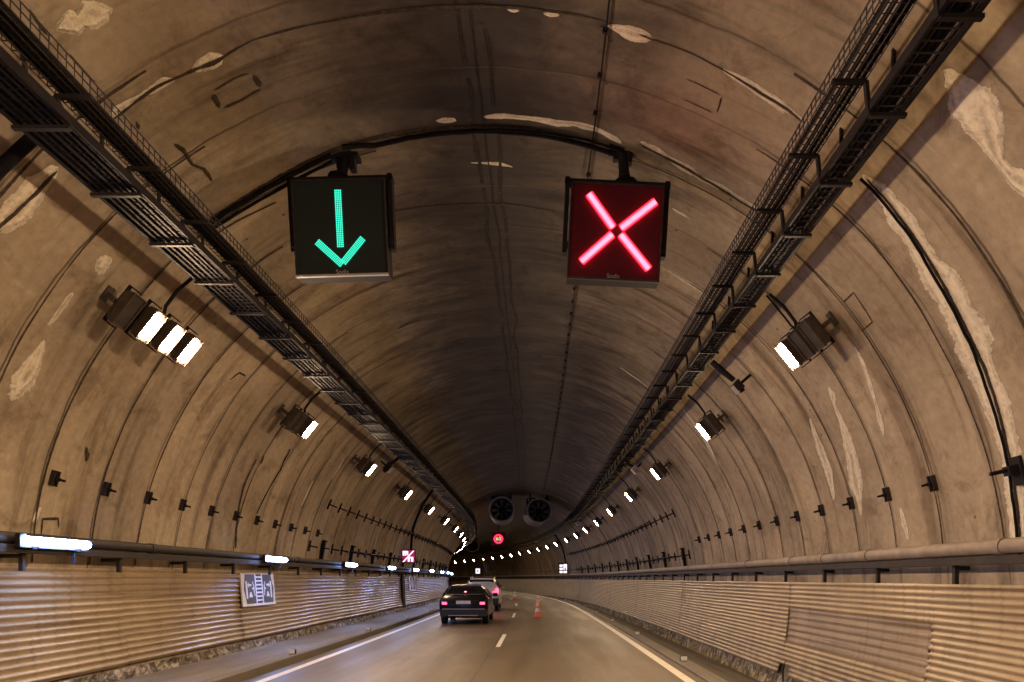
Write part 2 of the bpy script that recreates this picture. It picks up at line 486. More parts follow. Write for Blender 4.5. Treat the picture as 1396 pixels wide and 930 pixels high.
def tag(o, label=None, cat=None, group=None, kind=None):
    if label: o['label'] = label
    if cat: o['category'] = cat
    if group: o['group'] = group
    if kind: o['kind'] = kind
    return o
def thing(name, m, label, cat, group=None):
    o = bpy.data.objects.new(name, None); COL.objects.link(o)
    o.empty_display_size = .1
    o.matrix_world = m
    return tag(o, label, cat, group)
KIDS = {}
def kid(parent, o):
    KIDS.setdefault(parent.name, []).append(o); return o
def part(mb, name, mat, parent, smooth=None):
    return kid(parent, mb.build(name, mat, parent, smooth=smooth))
def dup(root, m, label, group=None):
    r = root.copy(); COL.objects.link(r); r.matrix_world = m; r['label'] = label
    if group: r['group'] = group
    def rec(src, dst):
        for ch in KIDS.get(src.name, []):
            c = ch.copy(); COL.objects.link(c); c.parent = dst
            kid(dst, c); rec(ch, c)
    rec(root, r)
    return r
ONES = ['zeroth', 'first', 'second', 'third', 'fourth', 'fifth', 'sixth', 'seventh', 'eighth', 'ninth', 'tenth', 'eleventh', 'twelfth',
        'thirteenth', 'fourteenth', 'fifteenth', 'sixteenth', 'seventeenth', 'eighteenth', 'nineteenth']
TENS = {2: ('twentieth', 'twenty'), 3: ('thirtieth', 'thirty'), 4: ('fortieth', 'forty'), 5: ('fiftieth', 'fifty')}
def nth(i):
    if i < 20: return ONES[i]
    a, b = divmod(i, 10)
    return TENS[a][0] if b == 0 else TENS[a][1] + '-' + ONES[b]
def frange(a, b, d):
    n = max(1, int(round((b - a) / d)))
    return [a + (b - a) * i / n for i in range(n + 1)]

def text_mesh(txt, size):
    cu = bpy.data.curves.new('lettering', 'FONT'); cu.body = txt; cu.size = size
    cu.align_x = 'CENTER'; cu.align_y = 'CENTER'; cu.extrude = .003
    tmp = bpy.data.objects.new('lettering', cu)
    COL.objects.link(tmp)
    bpy.context.view_layer.update()
    me = bpy.data.meshes.new_from_object(tmp.evaluated_get(bpy.context.evaluated_depsgraph_get()))
    bpy.data.objects.remove(tmp)
    return me

# ------------------------------------------------------------------ structure: vault, road, kerbs, walkways
S_BACK, S_END = -42.0, 230.0
mb = MB()
A0 = math.pi - math.acos((CZ + .65) / R) if False else math.acos(-(CZ + .75) / R)
NA = 72
angs = [-A0 + 2 * A0 * i / NA for i in range(NA + 1)]
sv = frange(S_BACK, S_END, 1.0)
mb.sweep([(CX + R * math.sin(a), CZ + R * math.cos(a)) for a in angs], sv, closed=False, uvv=[a * R for a in angs])

def ribbon(mb, pts, mi, lift=.006, ragged=.35, step=.06, wide=2.0, freq=3.0):
    """an uneven patch lying on the vault: pts are (u, v, half width) seen points"""
    q = []
    for u, v, w in pts:
        s, a = on_vault(u, v)
        dist = math.sqrt(s * s + ((u - 743) * s / 1000) ** 2 + ((789 - v) * s / 1000) ** 2)
        q.append((s, a * R, w))
    line = []
    for (s0, v0, w0), (s1, v1, w1) in zip(q, q[1:]):
        L = math.hypot(s1 - s0, v1 - v0); n = max(1, int(L / step))
        for i in range(n):
            t = i / n; line.append((s0 + (s1 - s0) * t, v0 + (v1 - v0) * t, w0 + (w1 - w0) * (t * t * (3 - 2 * t))))
    line.append(q[-1])
    sd = random.random() * 50
    ra = None; run = 0.0
    for i, (s, v, w) in enumerate(line):
        a = line[max(0, i - 1)]; b = line[min(len(line) - 1, i + 1)]
        t = Vector((b[0] - a[0], b[1] - a[1]))
        if t.length < 1e-6: continue
        t.normalize(); nn = Vector((-t.y, t.x))
        hw = w / 1000.0 * s * wide
        j1 = 1 + ragged * noise.noise((i * step * freq, sd, 0))
        j2 = 1 + ragged * noise.noise((i * step * freq, sd + 9, 0))
        c = .03 * noise.noise((i * step * 1.5, sd + 20, 0))
        offs = [(1, hw * j1 + c), (.5, .5 * hw * j1 + c), (0, c), (-.5, -.5 * hw * j2 + c), (-1, -hw * j2 + c)]
        cur = mb.add([V(s + nn.x * o, (v + nn.y * o) / R, R - lift) for _, o in offs])
        run += step
        endf = min(1.0, min(i, len(line) - 1 - i) * step / max(.05, hw))     # close the ends like the sides
        ac = [1 - (1 - abs(k)) * endf for k, _ in offs]
        if ra is not None:
            mb.mi = mi
            for k in range(4): mb.face((ra + k, ra + k + 1, cur + k + 1, cur + k), [(pac[k], run - step), (pac[k + 1], run - step), (ac[k + 1], run), (ac[k], run)])
        ra = cur; pac = ac
    mb.mi = 0

LIME = [
    [(74, 44, 3), (84, 40, 8), (103, 33, 13), (112, 30, 8), (124, 22, 15), (142, 18, 13), (158, 11, 3)],
    [(256, 101, 3), (268, 95, 8), (285, 88, 9), (300, 78, 9), (309, 72, 3)],
    [(148, 166, 2), (163, 152, 6), (176, 142, 4), (190, 133, 3), (208, 124, 7), (225, 114, 7), (240, 108, 2)],
    [(984, 92, 2), (1005, 103, 4), (1035, 122, 7), (1065, 142, 9), (1085, 154, 4), (1100, 165, 2)],
    [(826, 34, 1.5), (838, 37, 4), (862, 46, 10), (886, 52, 8), (899, 56, 2)],
    [(658, 160, 3), (690, 158, 4), (720, 160, 4), (760, 166, 5), (782, 166, 4), (800, 171, 5), (820, 178, 3), (838, 188, 4), (850, 197, 2)],
    [(592, 166, 3), (606, 164, 4), (624, 163, 3)], [(690, 14, 2), (700, 14, 3), (710, 14, 2)], [(738, 18, 2), (750, 20, 3), (764, 20, 2)],
    [(872, 192, 2), (895, 204, 6), (912, 214, 4), (935, 228, 7), (955, 242, 4), (985, 254, 5), (1010, 270, 4), (1035, 285, 2)],
    [(1284, 92, 2), (1296, 96, 6), (1306, 108, 12), (1325, 135, 27), (1345, 170, 25), (1356, 200, 15), (1366, 218, 7), (1376, 230, 8), (1388, 240, 14), (1410, 256, 14), (1440, 275, 4)],
    [(1174, 236, 3), (1205, 265, 11), (1235, 305, 16), (1265, 350, 18), (1300, 410, 23), (1328, 468, 24), (1350, 525, 19), (1368, 580, 17), (1378, 625, 16), (1385, 670, 16), (1389, 720, 14), (1392, 760, 12)],
    [(1129, 524, 2), (1136, 535, 6), (1139, 550, 3), (1148, 570, 5), (1158, 600, 11), (1165, 635, 13), (1168, 660, 12), (1174, 690, 4), (1176, 705, 2)],
    [(1104, 568, 2), (1112, 590, 5), (1122, 615, 9), (1131, 645, 9), (1137, 670, 5), (1139, 685, 2)],
    [(1166, 470, 1.5), (1176, 490, 4), (1188, 525, 4), (1196, 550, 3), (1202, 575, 6), (1207, 596, 1.5)],
    [(930, 555, 1.5), (948, 578, 3), (962, 600, 4), (972, 620, 5), (984, 642, 1)],
    [(158, 348, 3), (145, 358, 12), (132, 370, 13), (124, 378, 4)],
    [(102, 398, 2), (90, 415, 5), (76, 435, 4), (66, 448, 3)],
    [(62, 462, 2), (56, 478, 6), (42, 505, 12), (30, 525, 17), (20, 545, 9), (15, 556, 2)],
    [(-10, 320, 14), (20, 293, 15), (45, 268, 14), (70, 240, 9), (85, 226, 4)],
    [(1100, 160, 2), (1108, 170, 4), (1114, 180, 2)],
    [(915, 282, 1), (930, 290, 3), (944, 299, 1)], [(910, 368, 1), (935, 384, 2.5), (965, 403, 1)],
    [(845, 500, 1), (862, 512, 2), (884, 528, 1)],
    [(58, 690, 3), (52, 705, 4), (48, 716, 2)], [(1229, 690, 3), (1234, 715, 5), (1240, 738, 2)],
    [(412, 690, 1), (420, 672, 2.2), (428, 655, 1)], [(452, 655, 1), (462, 640, 2.0), (470, 625, 1)],
    [(400, 560, 1), (399, 575, 1.8), (396, 590, 1)],
    [(640, 222, 1), (680, 224, 3), (700, 228, 1)],
]
CRACK = [
    [(1180, 240, 1), (1208, 268, 1.6), (1240, 310, 2), (1268, 352, 2.4), (1302, 412, 3), (1331, 470, 3), (1353, 527, 2.6), (1370, 582, 2.6), (1381, 628, 2.6), (1388, 680, 2.6), (1392, 730, 3), (1394, 762, 3)],
    [(-10, 322, 2), (20, 294, 2.5), (45, 268, 2.5), (80, 230, 2)],
    [(150, 168, 1.2), (180, 145, 1.6), (215, 120, 2), (250, 103, 1.5), (268, 94, 2), (290, 86, 3), (308, 76, 1.5), (345, 55, 1.2), (400, 38, 1.3), (480, 22, 1.6), (560, 12, 2.5), (640, 9, 2.5), (720, 12, 1.6), (800, 24, 1.2), (840, 34, 1)],
    [(865, 42, 1.0), (890, 52, 1.2), (930, 66, 1), (985, 92, 1), (1040, 127, 2), (1075, 147, 2), (1098, 166, 1)],
    [(285, 302, 3), (340, 268, 4), (400, 232, 4), (455, 205, 3.5), (520, 186, 3), (580, 177, 3.5), (650, 173, 3), (720, 176, 2.5), (800, 190, 2.5), (850, 205, 2)],
    [(872, 196, 1.5), (910, 214, 1.6), (960, 243, 2), (1010, 272, 2), (1040, 290, 2)],
    [(282, 330, 1), (330, 300, 1.5), (380, 275, 1)], [(536, 288, 1), (600, 280, 1.2), (680, 278, 1.5), (760, 288, 1)],
    [(352, 625, 1.5), (335, 660, 2.2), (326, 700, 2.2), (323, 750, 1.8)],
    # patched squares
    [(290, 126, 1.6), (322, 108, 1.4), (345, 100, 1.4)], [(345, 100, 2.2), (358, 120, 2.6)], [(358, 120, 1.6), (330, 136, 1.5), (303, 148, 1.8)], [(303, 148, 2), (290, 126, 2)],
    [(932, 104, .7), (985, 128, .8)], [(985, 128, .8), (976, 154, .7)], [(976, 154, .7), (928, 130, .7)],
    [(1150, 412, .8), (1165, 396, .8), (1192, 438, .8), (1175, 452, .6)],
    [(312, 520, .8), (328, 508, 1), (336, 513, 1)],
    [(58, 730, .8), (60, 707, 1.4), (82, 706, 1.4), (84, 722, .8)],
    [(235, 195, 1.2), (250, 205, 2.4), (262, 225, 1.2), (278, 232, 2.2), (290, 250, 1)],
    [(185, 165, 2), (192, 180, 1.4)], [(68, 48, 3), (78, 56, 2)],
    [(38, 10, 1.2), (55, 32, 1.5), (72, 52, 2)], [(92, 72, .8), (125, 110, 1), (140, 118, .6)],
    [(540, 450, 1.2), (560, 440, 2.4), (575, 436, 1)], [(360, 620, 2.2), (357, 635, 2)],
    [(118, 608, 2), (121, 622, 3), (119, 634, 1.5)], [(702, 470, .5), (704, 480, .5)],
]
SOOTL = []
for pts in LIME: ribbon(mb, pts, 1, .005, .33, .05, 1.9)
for pts in CRACK: ribbon(mb, pts, 2, .009, .4, .07, 2.1, 5)
def ring_joint(mb, s0, sgn, a0, a1, w, seed):
    prev = None; n = 46
    for i in range(n + 1):
        a = sgn * (a0 + (a1 - a0) * i / n)
        sx = s0 + .05 * noise.noise((a * 2.2, seed, 0)) + .015 * noise.noise((a * 9, seed, 5))
        ww = w * (1 + .8 * noise.noise((a * 5, seed, 2)))
        cur = mb.add([V(sx - ww, a, R - .007), V(sx, a, R - .007), V(sx + ww, a, R - .007)])
        if prev is not None:
            mb.mi = 2
            for k in (0, 1): mb.face((prev + k, prev + k + 1, cur + k + 1, cur + k), [(k - 1, i), (k, i), (k, i + 1), (k - 1, i + 1)])
        prev = cur
    mb.mi = 0
for k in range(-2, 22):
    for sgn in (-1, 1):
        ring_joint(mb, 9.2 + 1.2 * k, sgn, .55 if k % 3 else .25, 1.50, random.choice((.014, .018, .026)), k * 7 + sgn * 3)
def longline(mb, x_of, s0, s1, w, mi, wob=.02, holes=0.0, sd=0.0):
    prev = None
    for s in frange(s0, s1, .12):
        a = x_of + wob * noise.noise((s * .8, sd, 0)) / R * 2
        ww = w * (1 + .9 * noise.noise((s * 2.7, sd + 3, 0)))
        gap = noise.noise((s * 1.3, sd + 7, 0)) < -1 + holes
        cur = mb.add([V(s, a - ww / R, R - .008), V(s, a, R - .008), V(s, a + ww / R, R - .008)])
        if prev is not None and not gap:
            mb.mi = mi
            for k in (0, 1): mb.face((prev + k, prev + k + 1, cur + k + 1, cur + k), [(k - 1, s - .12), (k, s - .12), (k, s), (k - 1, s)])
        prev = cur
    mb.mi = 0
longline(mb, -.030, 5, 90, .034, 3, .05, .55, 1)
longline(mb, .016, 5, 90, .028, 3, .05, .6, 2)
longline(mb, -.008, 5, 90, .014, 3, .02, .2, 5)
# bolt heads rusted dark along the crown and beside the cable line
for i in range(150):
    s = 6 + i * .28 + random.uniform(-.1, .1)
    for a0, pr in ((-.030, .75), (.018, .55), (.228, .30)):
        if random.random() < pr:
            a = a0 + random.uniform(-.012, .012); r_ = random.uniform(.010, .028)
            mb.mi = 2
            mb.poly([V(s + r_ * math.cos(k * 1.05) * 1.2, a + r_ * math.sin(k * 1.05) / R, R - .011) for k in range(6)], [(0, s)] * 6)
# dark band where the fans hang
for sb, hw in ((44.8, .16), (58.5, .10), (67.0, .08)):
    pr = None
    for i in range(81):
        a = -1.25 + 2.5 * i / 80
        c = mb.add([V(sb - hw, a, R - .012), V(sb + hw, a, R - .012)])
        if pr is not None:
            mb.mi = 3; mb.face((pr, pr + 1, c + 1, c), [(.1, a), (.1, a), (.1, a), (.1, a)])
        pr = c
mb.mi = 0
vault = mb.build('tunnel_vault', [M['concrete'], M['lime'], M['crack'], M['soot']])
tag(vault, 'sooty brown concrete tunnel vault with lime stained joints arching over the road', 'tunnel vault')
for p in vault.data.polygons: p.use_smooth = p.material_index == 0

XL0, XR0 = -4.85, 2.62
sroad = frange(-30, S_END, 1.5)
mb = MB()
xs = [XL0, -3, -1, 1, XR0]
mb.sweep([(x, 0.0) for x in xs], sroad, closed=False, uvv=xs)
tag(mb.build('road', M['asphalt']), kind='structure')
mb = MB(); mb.sweep([(-4.58, .004), (-4.42, .004)], sroad, closed=False)
tag(mb.build('edge_line', M['paint']), kind='structure')
mb = MB(); mb.sweep([(2.28, .004), (2.45, .004)], sroad, closed=False)
tag(mb.build('edge_line', M['paint']), kind='structure')
for k in range(-1, 9):
    s = 17.7 + 13.4 * k
    mb = MB(); mb.sweep([(-1.09, .004), (-.98, .004)], frange(s, s + 4.0, .8), closed=False)
    tag(mb.build('lane_dash', M['paint']), kind='structure')
mb = MB()
mb.sweep([(-4.85, -.3), (-4.85, .13), (-4.87, .15), (-5.00, .152), (-5.00, -.3)], sroad)
tag(mb.build('kerb', M['kerb']), kind='structure')
mb = MB()
mb.sweep([(-5.002, .150), (-5.6, .160), (-6.16, .175)], sroad, closed=False)
tag(mb.build('walkway', M['walk']), kind='structure')
mb = MB()
mb.sweep([(2.62, -.25), (2.62, .035), (2.66, .05), (2.90, .05), (2.92, .03), (2.92, -.25)], sroad)
tag(mb.build('kerb', M['kerb']), kind='structure')
mb = MB()
mb.sweep([(2.922, -.02), (3.4, -.16), (4.1, -.36), (4.86, -.57)], sroad, closed=False)
tag(mb.build('gutter', M['ditch']), kind='structure')

# ------------------------------------------------------------------ footings under the sheets
def circ(z, r): return math.sqrt(max(0, r * r - (z - CZ) ** 2))
def footing(side, zlo, zhi, label):
    mb = MB()
    prev = None; n = 5
    for s in frange(1.0, 150, .12 if True else 1):
        if s > 45 and (int(s / .12) % 5): continue
        row = []
        for k in range(n):
            t = k / (n - 1); z = zlo + (zhi - zlo) * t
            d = .10 * noise.noise((s * 2.1, z * 6, side)) + .05 * noise.noise((s * 7, z * 13, side))
            x = CX + side * (circ(z, 5.58) + .02 + d * .55)
            row.append(P(s, x, z))
        cur = mb.add(row)
        if prev is not None:
            for k in range(n - 1):
                mb.face((prev + k, prev + k + 1, cur + k + 1, cur + k), [(ps, k * .1), (ps, k * .1 + .1), (s, k * .1 + .1), (s, k * .1)])
        prev = cur; ps = s
    o = mb.build('wall_footing', M['rubble'])
    tag(o, label, 'wall footing')
footing(-1, .10, .33, 'broken pale stone footing below the sheets along the left walkway')
footing(1, -.62, -.20, 'crumbling dark stone footing below the sheets beside the right gutter')

# ------------------------------------------------------------------ corrugated wall sheets
def corrugated(side, s0, s1, zlo, zhi, r, amp, pitch, mat, sag=0.0, cut=None, jag=.012):
    """one sheet following the wall; ragged ends"""
    mb = MB()
    npt = max(6, int((zhi - zlo) / pitch * 8))
    svals = frange(s0, s1, .55)
    rows = []
    for si, s in enumerate(svals):
        row = []
        for k in range(npt + 1):
            z = zlo + (zhi - zlo) * k / npt
            c = math.cos(2 * math.pi * (z - zlo) / pitch)
            c = math.copysign(abs(c) ** .8, c)
            x = CX + side * (circ(z, r) + amp * c + .012 * noise.noise((s * .7, z * 1.5, side * 5)))
            e = 0
            if si == 0: e = jag * (c + 1.2 * noise.noise((z * 14, s0, 1)))
            if si == len(svals) - 1: e = jag * (-c + 1.2 * noise.noise((z * 14, s1, 2)))
            zz = z + sag * noise.noise((s * .5, 3, side))
            row.append((s + e, x, zz))
        rows.append(row)
    bases = [mb.add([P(*q) for q in row]) for row in rows]
    for j in range(len(rows) - 1):
        for k in range(npt):
            if cut and cut(rows[j][k]): continue
            a, b = bases[j], bases[j + 1]
            mb.face((a + k, a + k + 1, b + k + 1, b + k), [(rows[j][k][0], rows[j][k][2]), (rows[j][k + 1][0], rows[j][k + 1][2]), (rows[j + 1][k + 1][0], rows[j + 1][k + 1][2]), (rows[j + 1][k][0], rows[j + 1][k][2])])
    m = frame(s0, CX + side * circ(zlo, r), zlo)
    o = mb.build('corrugated_sheet', mat, None, m, smooth=60)
    return o
GL, GR = 'corrugated sheets along the left wall', 'corrugated sheets along the right wall'
s = 2.2; i = 0
joints = []
while s < 118:
    L = 4.4 if s < 50 else 8.8
    e = s + L - .012
    gap = False
    if s < 34.2 < s + L: e = 34.0; gap = True
    i += 1
    ex = {3: ' with scratched lower ribs'}.get(i, '')
    o = corrugated(-1, s, e,   .36 + .006 * (i % 2), 1.81 - .008 * (i % 3), 5.62 + .012 * (i % 2), .020, .098, M['clad'])
    tag(o, ('%s corrugated tan sheet of the left wall counted from the camera' % nth(i)) + ex, 'wall sheet', GL)
    s = 34.75 if gap else s + L
s = -1.3; i = 0
while s < 118:
    L = 5.2 if s < 50 else 10.4
    i += 1
    r = 5.52 + .012 * (i % 2)
    if 9.0 < s < 9.2:
        tag(corrugated(1, s, s + L - .03, 1.085, 1.585, 5.525, .013, .085, M['clad']), 'upper corrugated strip of pale sheet over the sunken darker sheet on the right wall', 'wall sheet', GR)
        tag(corrugated(1, s + .03, s + L + .16, .40, 1.14, 5.546, .007, .118, M['clad_dull'], jag=.03), 'dull brown flatter sheet sunken into the right wall between two pale strips', 'wall sheet', GR)
        tag(corrugated(1, s, s + L - .03, -.19, .45, 5.52, .013, .085, M['clad'],
                       cut=lambda q: q[0] > 13.2 and q[2] < .12 - .6 * (13.9 - q[0]) + .06 * noise.noise((q[0] * 3, q[2] * 5, 0))), 'lower pale corrugated strip with a torn corner below the sunken brown sheet', 'wall sheet', GR)
    else:
        lab = 'corrugated tan sheet of the right wall, %s from the camera' % nth(i)
        tag(corrugated(1, s, s + L - .012, -.19 - .006 * (i % 2), 1.585 - .006 * (i % 2), r, .013, .085, M['clad']), lab, 'wall sheet', GR)
    s += L

# ------------------------------------------------------------------ long pipes with their supports
def pipe_run(side, x, z, r, smin, joints_s, label, mat):
    root = thing('wall_pipe', frame(8, x, z), label, 'pipe')
    inv = root.matrix_world.inverted()
    def put(mb, name, mat, smooth=None, lab=None):
        me = MB(); me.__dict__.update(mb.__dict__); me.v = [inv @ p for p in mb.v]
        o = me.build(name, mat, root, smooth=smooth)
        if lab: o['label'] = lab
        return o
    mb = MB()
    n = 12
    prof = [(x + r * math.cos(2 * math.pi * k / n), z + r * math.sin(2 * math.pi * k / n)) for k in range(n)]
    mb.sweep(prof, frange(smin, 150, 1.2)); put(mb, 'tube', mat, 40)
    # tray of angle iron below it
    mb = MB()
    w = .07
    mb.sweep([(x - w, z - r - .10), (x + w, z - r - .10), (x + w, z - r - .012), (x - w, z - r - .012)], frange(smin, 150, 1.2))
    put(mb, 'duct', M['pipe_dark'])
    for js in joints_s:
        mb = MB()
        c = P(js, x, z); th = path(js)[2]
        fw = Vector((-math.sin(th), math.cos(th), 0))
        mb.tube([c - fw * .07, c + fw * .07], r * 1.13, 14)
        put(mb, 'collar', mat, 40)
    j = 0
    s = smin + 1.7
    while s < 75:
        mb = MB()
        fr = frame(s, 0, 0)
        zz = z - r - .10
        L = zz - (1.56 if side > 0 else 1.79) + .05
        mb.box(fr @ Vector((x + side * .05, 0, zz - L / 2)), (.05, .06, L), fr.to_3x3())
        xw = CX + side * circ(z, R)
        mb.box(fr @ Vector(((x + side * .08 + xw) / 2, 0, zz - .03)), (abs(xw - x) - .02, .05, .05), fr.to_3x3())
        put(mb, 'support', M['pipe_dark'])
        s += 2.0
    return root
pipe_run(1, 4.86, 1.99, .085, 1.0, [4.6, 7.75, 10.9, 12.6, 14.2, 17.2, 20.4, 23.6, 27, 31], 'long grey round pipe with collars running along the right wall above the sheets', M['pipe'])
pipe_run(-1, -6.10, 2.12, .07, 1.0, [4.5, 11.5, 18.5, 25.5], 'long dark pipe and duct along the left wall carrying the blue white tube lights', M['pipe_dark'])

# ------------------------------------------------------------------ cable trays hung from the vault
def smooth_s(s0, s1):
    return frange(s0, 60, .8) + frange(61, 150, 1.5)
def cable_tray(label, upper, lower, side):
    """upper/lower: (x_inner, x_outer, z). Side: +1 right"""
    zc = lower[2]
    root = thing('cable_tray', frame(6, (lower[0] + lower[1]) / 2, zc), label, 'cable tray')
    inv = root.matrix_world.inverted()
    def put(mb, name, mat, smooth=None, stuff=False):
        mb.v = [inv @ p for p in mb.v]
        o = mb.build(name, mat, root, smooth=smooth)
        if stuff: o['kind'] = 'stuff'
        return o
    S1, S2 = 1.5, 150
    sv = frange(S1, 40, .8) + frange(41, S2, 1.5)
    def wire(x, z, r): 
        mb_.tube([P(s, x, z) for s in sv], r, 4)
    # wire basket (upper): long wires and U hoops
    xi, xo, z = upper
    hb = .13
    mb_ = MB()
    for t in (0, .2, .4, .6, .8, 1): wire(xi + (xo - xi) * t, z, .007)
    for x in (xi, xo):
        for h in (hb * .5, hb): wire(x, z + h, .008)
    s = S1
    while s < 48:
        mb_.tube([P(s, xi, z + hb), P(s, xi, z), P(s, xo, z), P(s, xo, z + hb)], .0065, 4)
        s += .10 if s < 25 else .2
    put(mb_, 'wire_basket', M['steel'])
    # ladder (lower): two side rails and rungs
    xi2, xo2, z2 = lower
    for x, hh, w in ((xi2, .06, .02), (xo2, .075, .035)):
        mb = MB()
        mb.sweep([(x - w / 2, z2 - .02), (x + w / 2, z2 - .02), (x + w / 2, z2 + hh), (x - w / 2, z2 + hh)], sv)
        put(mb, 'side_rail', M['black'])
    mb_ = MB()
    s = S1
    while s < 48:
        mb_.tube([P(s, xi2, z2 - .005), P(s, xo2, z2 - .005)], .008, 4)
        s += .12 if s < 25 else .24
    for t in (.12, .25, .75, .88): wire(xi2 + (xo2 - xi2) * t, z2 - .004, .005)
    put(mb_, 'ladder_rungs', M['steel'] if side > 0 else M['black'])
    # sheet metal beds above the cables
    beds = ((xi2, xo2, z2 + .062), (xi + (xo - xi) * .25, xo, z + .075)) if side < 0 else ((xi2, xi2 + (xo2 - xi2) * .66, z2 + .062),)
    for x0, x1, zb in beds:
        mb = MB(); mb.sweep([(x0, zb), (x1, zb), (x1, zb + .006), (x0, zb + .006)], sv)
        put(mb, 'bed_plate', M['black'])
    # stepped hangers
    s = 2.85; k = 0
    while s < 52:
        mb = MB(); fr = frame(s, 0, 0); r3 = fr.to_3x3()
        def bar(x0, z0, x1, z1, w, tall=.05):
            a, b = fr @ Vector((x0, 0, z0)), fr @ Vector((x1, 0, z1))
            L = (b - a).length; an = math.atan2(z1 - z0, x1 - x0)
            mb.box((a + b) / 2, (L, w, tall), r3 @ Matrix.Rotation(-an, 3, 'Y'))
        bar(xi - side * .02, z - .02, xo, z - .02, .045, .03)
        bar(xo, z - .02, xi2, z2 - .045, .045, .03)
        bar(xi2, z2 - .045, xo2 + side * .03, z2 - .045, .045, .03)
        # rod up to the vault
        # rod up to the vault behind the tray
        xr = xo2 - side * .07
        zt = CZ + math.sqrt(R * R - (xr - CX) ** 2)
        mb.box(fr @ Vector((xr, 0, (z2 + zt) / 2)), (.03, .03, zt - z2 + .04), r3)
        put(mb, 'hanger', M['steel'] if side < 0 else M['black'])
        s += 1.05; k += 1
    return root
LU, LL_ = (-3.70, -3.98, 5.60), (-3.86, -4.30, 5.37)
RU, RL_ = (2.38, 2.64, 5.74), (2.67, 2.94, 5.49)
cable_tray('left overhead cable tray, a stepped ladder and wire basket packed with cables', LU, LL_, -1)
cable_tray('right overhead cable tray, an open wire basket with zigzag hangers', RU, RL_, 1)
def cable_run(name, x, z, r, mat, label, group, wob=.012, s0=1.5, s1=150):
    mb = MB()
    sv = frange(s0, 40, .5) + frange(41, s1, 1.5)
    sd = random.random() * 90
    mb.tube([P(s, x + wob * noise.noise((s * .5, sd, 0)), z + abs(wob * .5 * noise.noise((s * .9, sd, 4)))) for s in sv], r, 6)
    o = mb.build(name, mat, None, frame(6, x, z), smooth=50)
    tag(o, label, 'cable', group)
for nm, lst, where in (('left', [(-3.90, 5.38, .022, 1), (-3.955, 5.38, .026, 0), (-4.015, 5.38, .022, 1), (-4.08, 5.385, .034, 0), (-4.16, 5.38, .024, 1), (-4.225, 5.38, .028, 0), (-3.78, 5.625, .034, 0), (-3.86, 5.625, .036, 0), (-3.93, 5.62, .024, 0)], 'left'),
                      ('right', [(2.44, 5.775, .026, 0), (2.505, 5.77, .022, 1), (2.57, 5.775, .028, 0), (2.62, 5.765, .018, 0), (2.70, 5.52, .026, 0), (2.745, 5.52, .018, 1), (2.79, 5.52, .028, 0), (2.845, 5.515, .022, 0)], 'right')):
    for k, (x, z, r, g) in enumerate(lst):
        cable_run('power_cable', x, z, r, M['cable2'] if g else M['cable'],
                  '%s %s cable counted from the middle of the road, lying in the %s overhead tray' % (nth(k + 1), 'grey' if g else 'black', where) if True else '', 'cables lying in the %s overhead tray' % where)

# ------------------------------------------------------------------ crown cable line
mb = MB()
for s0 in [0]:
    mb.tube([V(s, .225 + .002 * math.sin(s), R - .03) for s in frange(3, 90, .8)], .011, 5)
root = thing('ceiling_cable', vframe(6, .225, R), 'thin dark cable clipped along the ceiling right of the crown', 'cable')
inv = root.matrix_world.inverted(); mb.v = [inv @ p for p in mb.v]
part(mb, 'cable_strand', M['cable'], root)
for s in frange(4, 36, .64):
    mb = MB(); vf = inv @ vframe(s, .225, R); mb.box(vf @ Vector((0, 0, .025)), (.05, .03, .05), vf.to_3x3())
    part(mb, 'clip', M['black'], root)

# ------------------------------------------------------------------ flood lamps
def flood_unit(lit, up):
    """origin at the pivot; lens looks along local +Z of a frame tilted towards the camera"""
    h = MB()
    h.box((0, 0, .0), (.42, .185, .09), None, 1.0)
    h.box((0, 0, -.075), (.30, .15, .06), None, 1.35)
    h.box((0, -.098, .05), (.44, .012, .04)); h.box((0, .098, .05), (.44, .012, .04))
    h.box((.216, 0, .05), (.012, .185, .04)); h.box((-.216, 0, .05), (.012, .185, .04))
    l = MB()
    n = 8; pts = []
    hx, hy, c = .185, .075, .05
    for cx_, cy_, a0 in ((hx - c, hy - c, 0), (-hx + c, hy - c, 90), (-hx + c, -hy + c, 180), (hx - c, -hy + c, 270)):
        for k in range(4):
            a = rad(a0 + 30 * k); pts.append((cx_ + c * math.cos(a), cy_ + c * math.sin(a), .052))
    l.poly(pts)
    return h, l
def xform(mb, m):
    mb.v = [m @ p for p in mb.v]; return mb
TILT = rad(12)
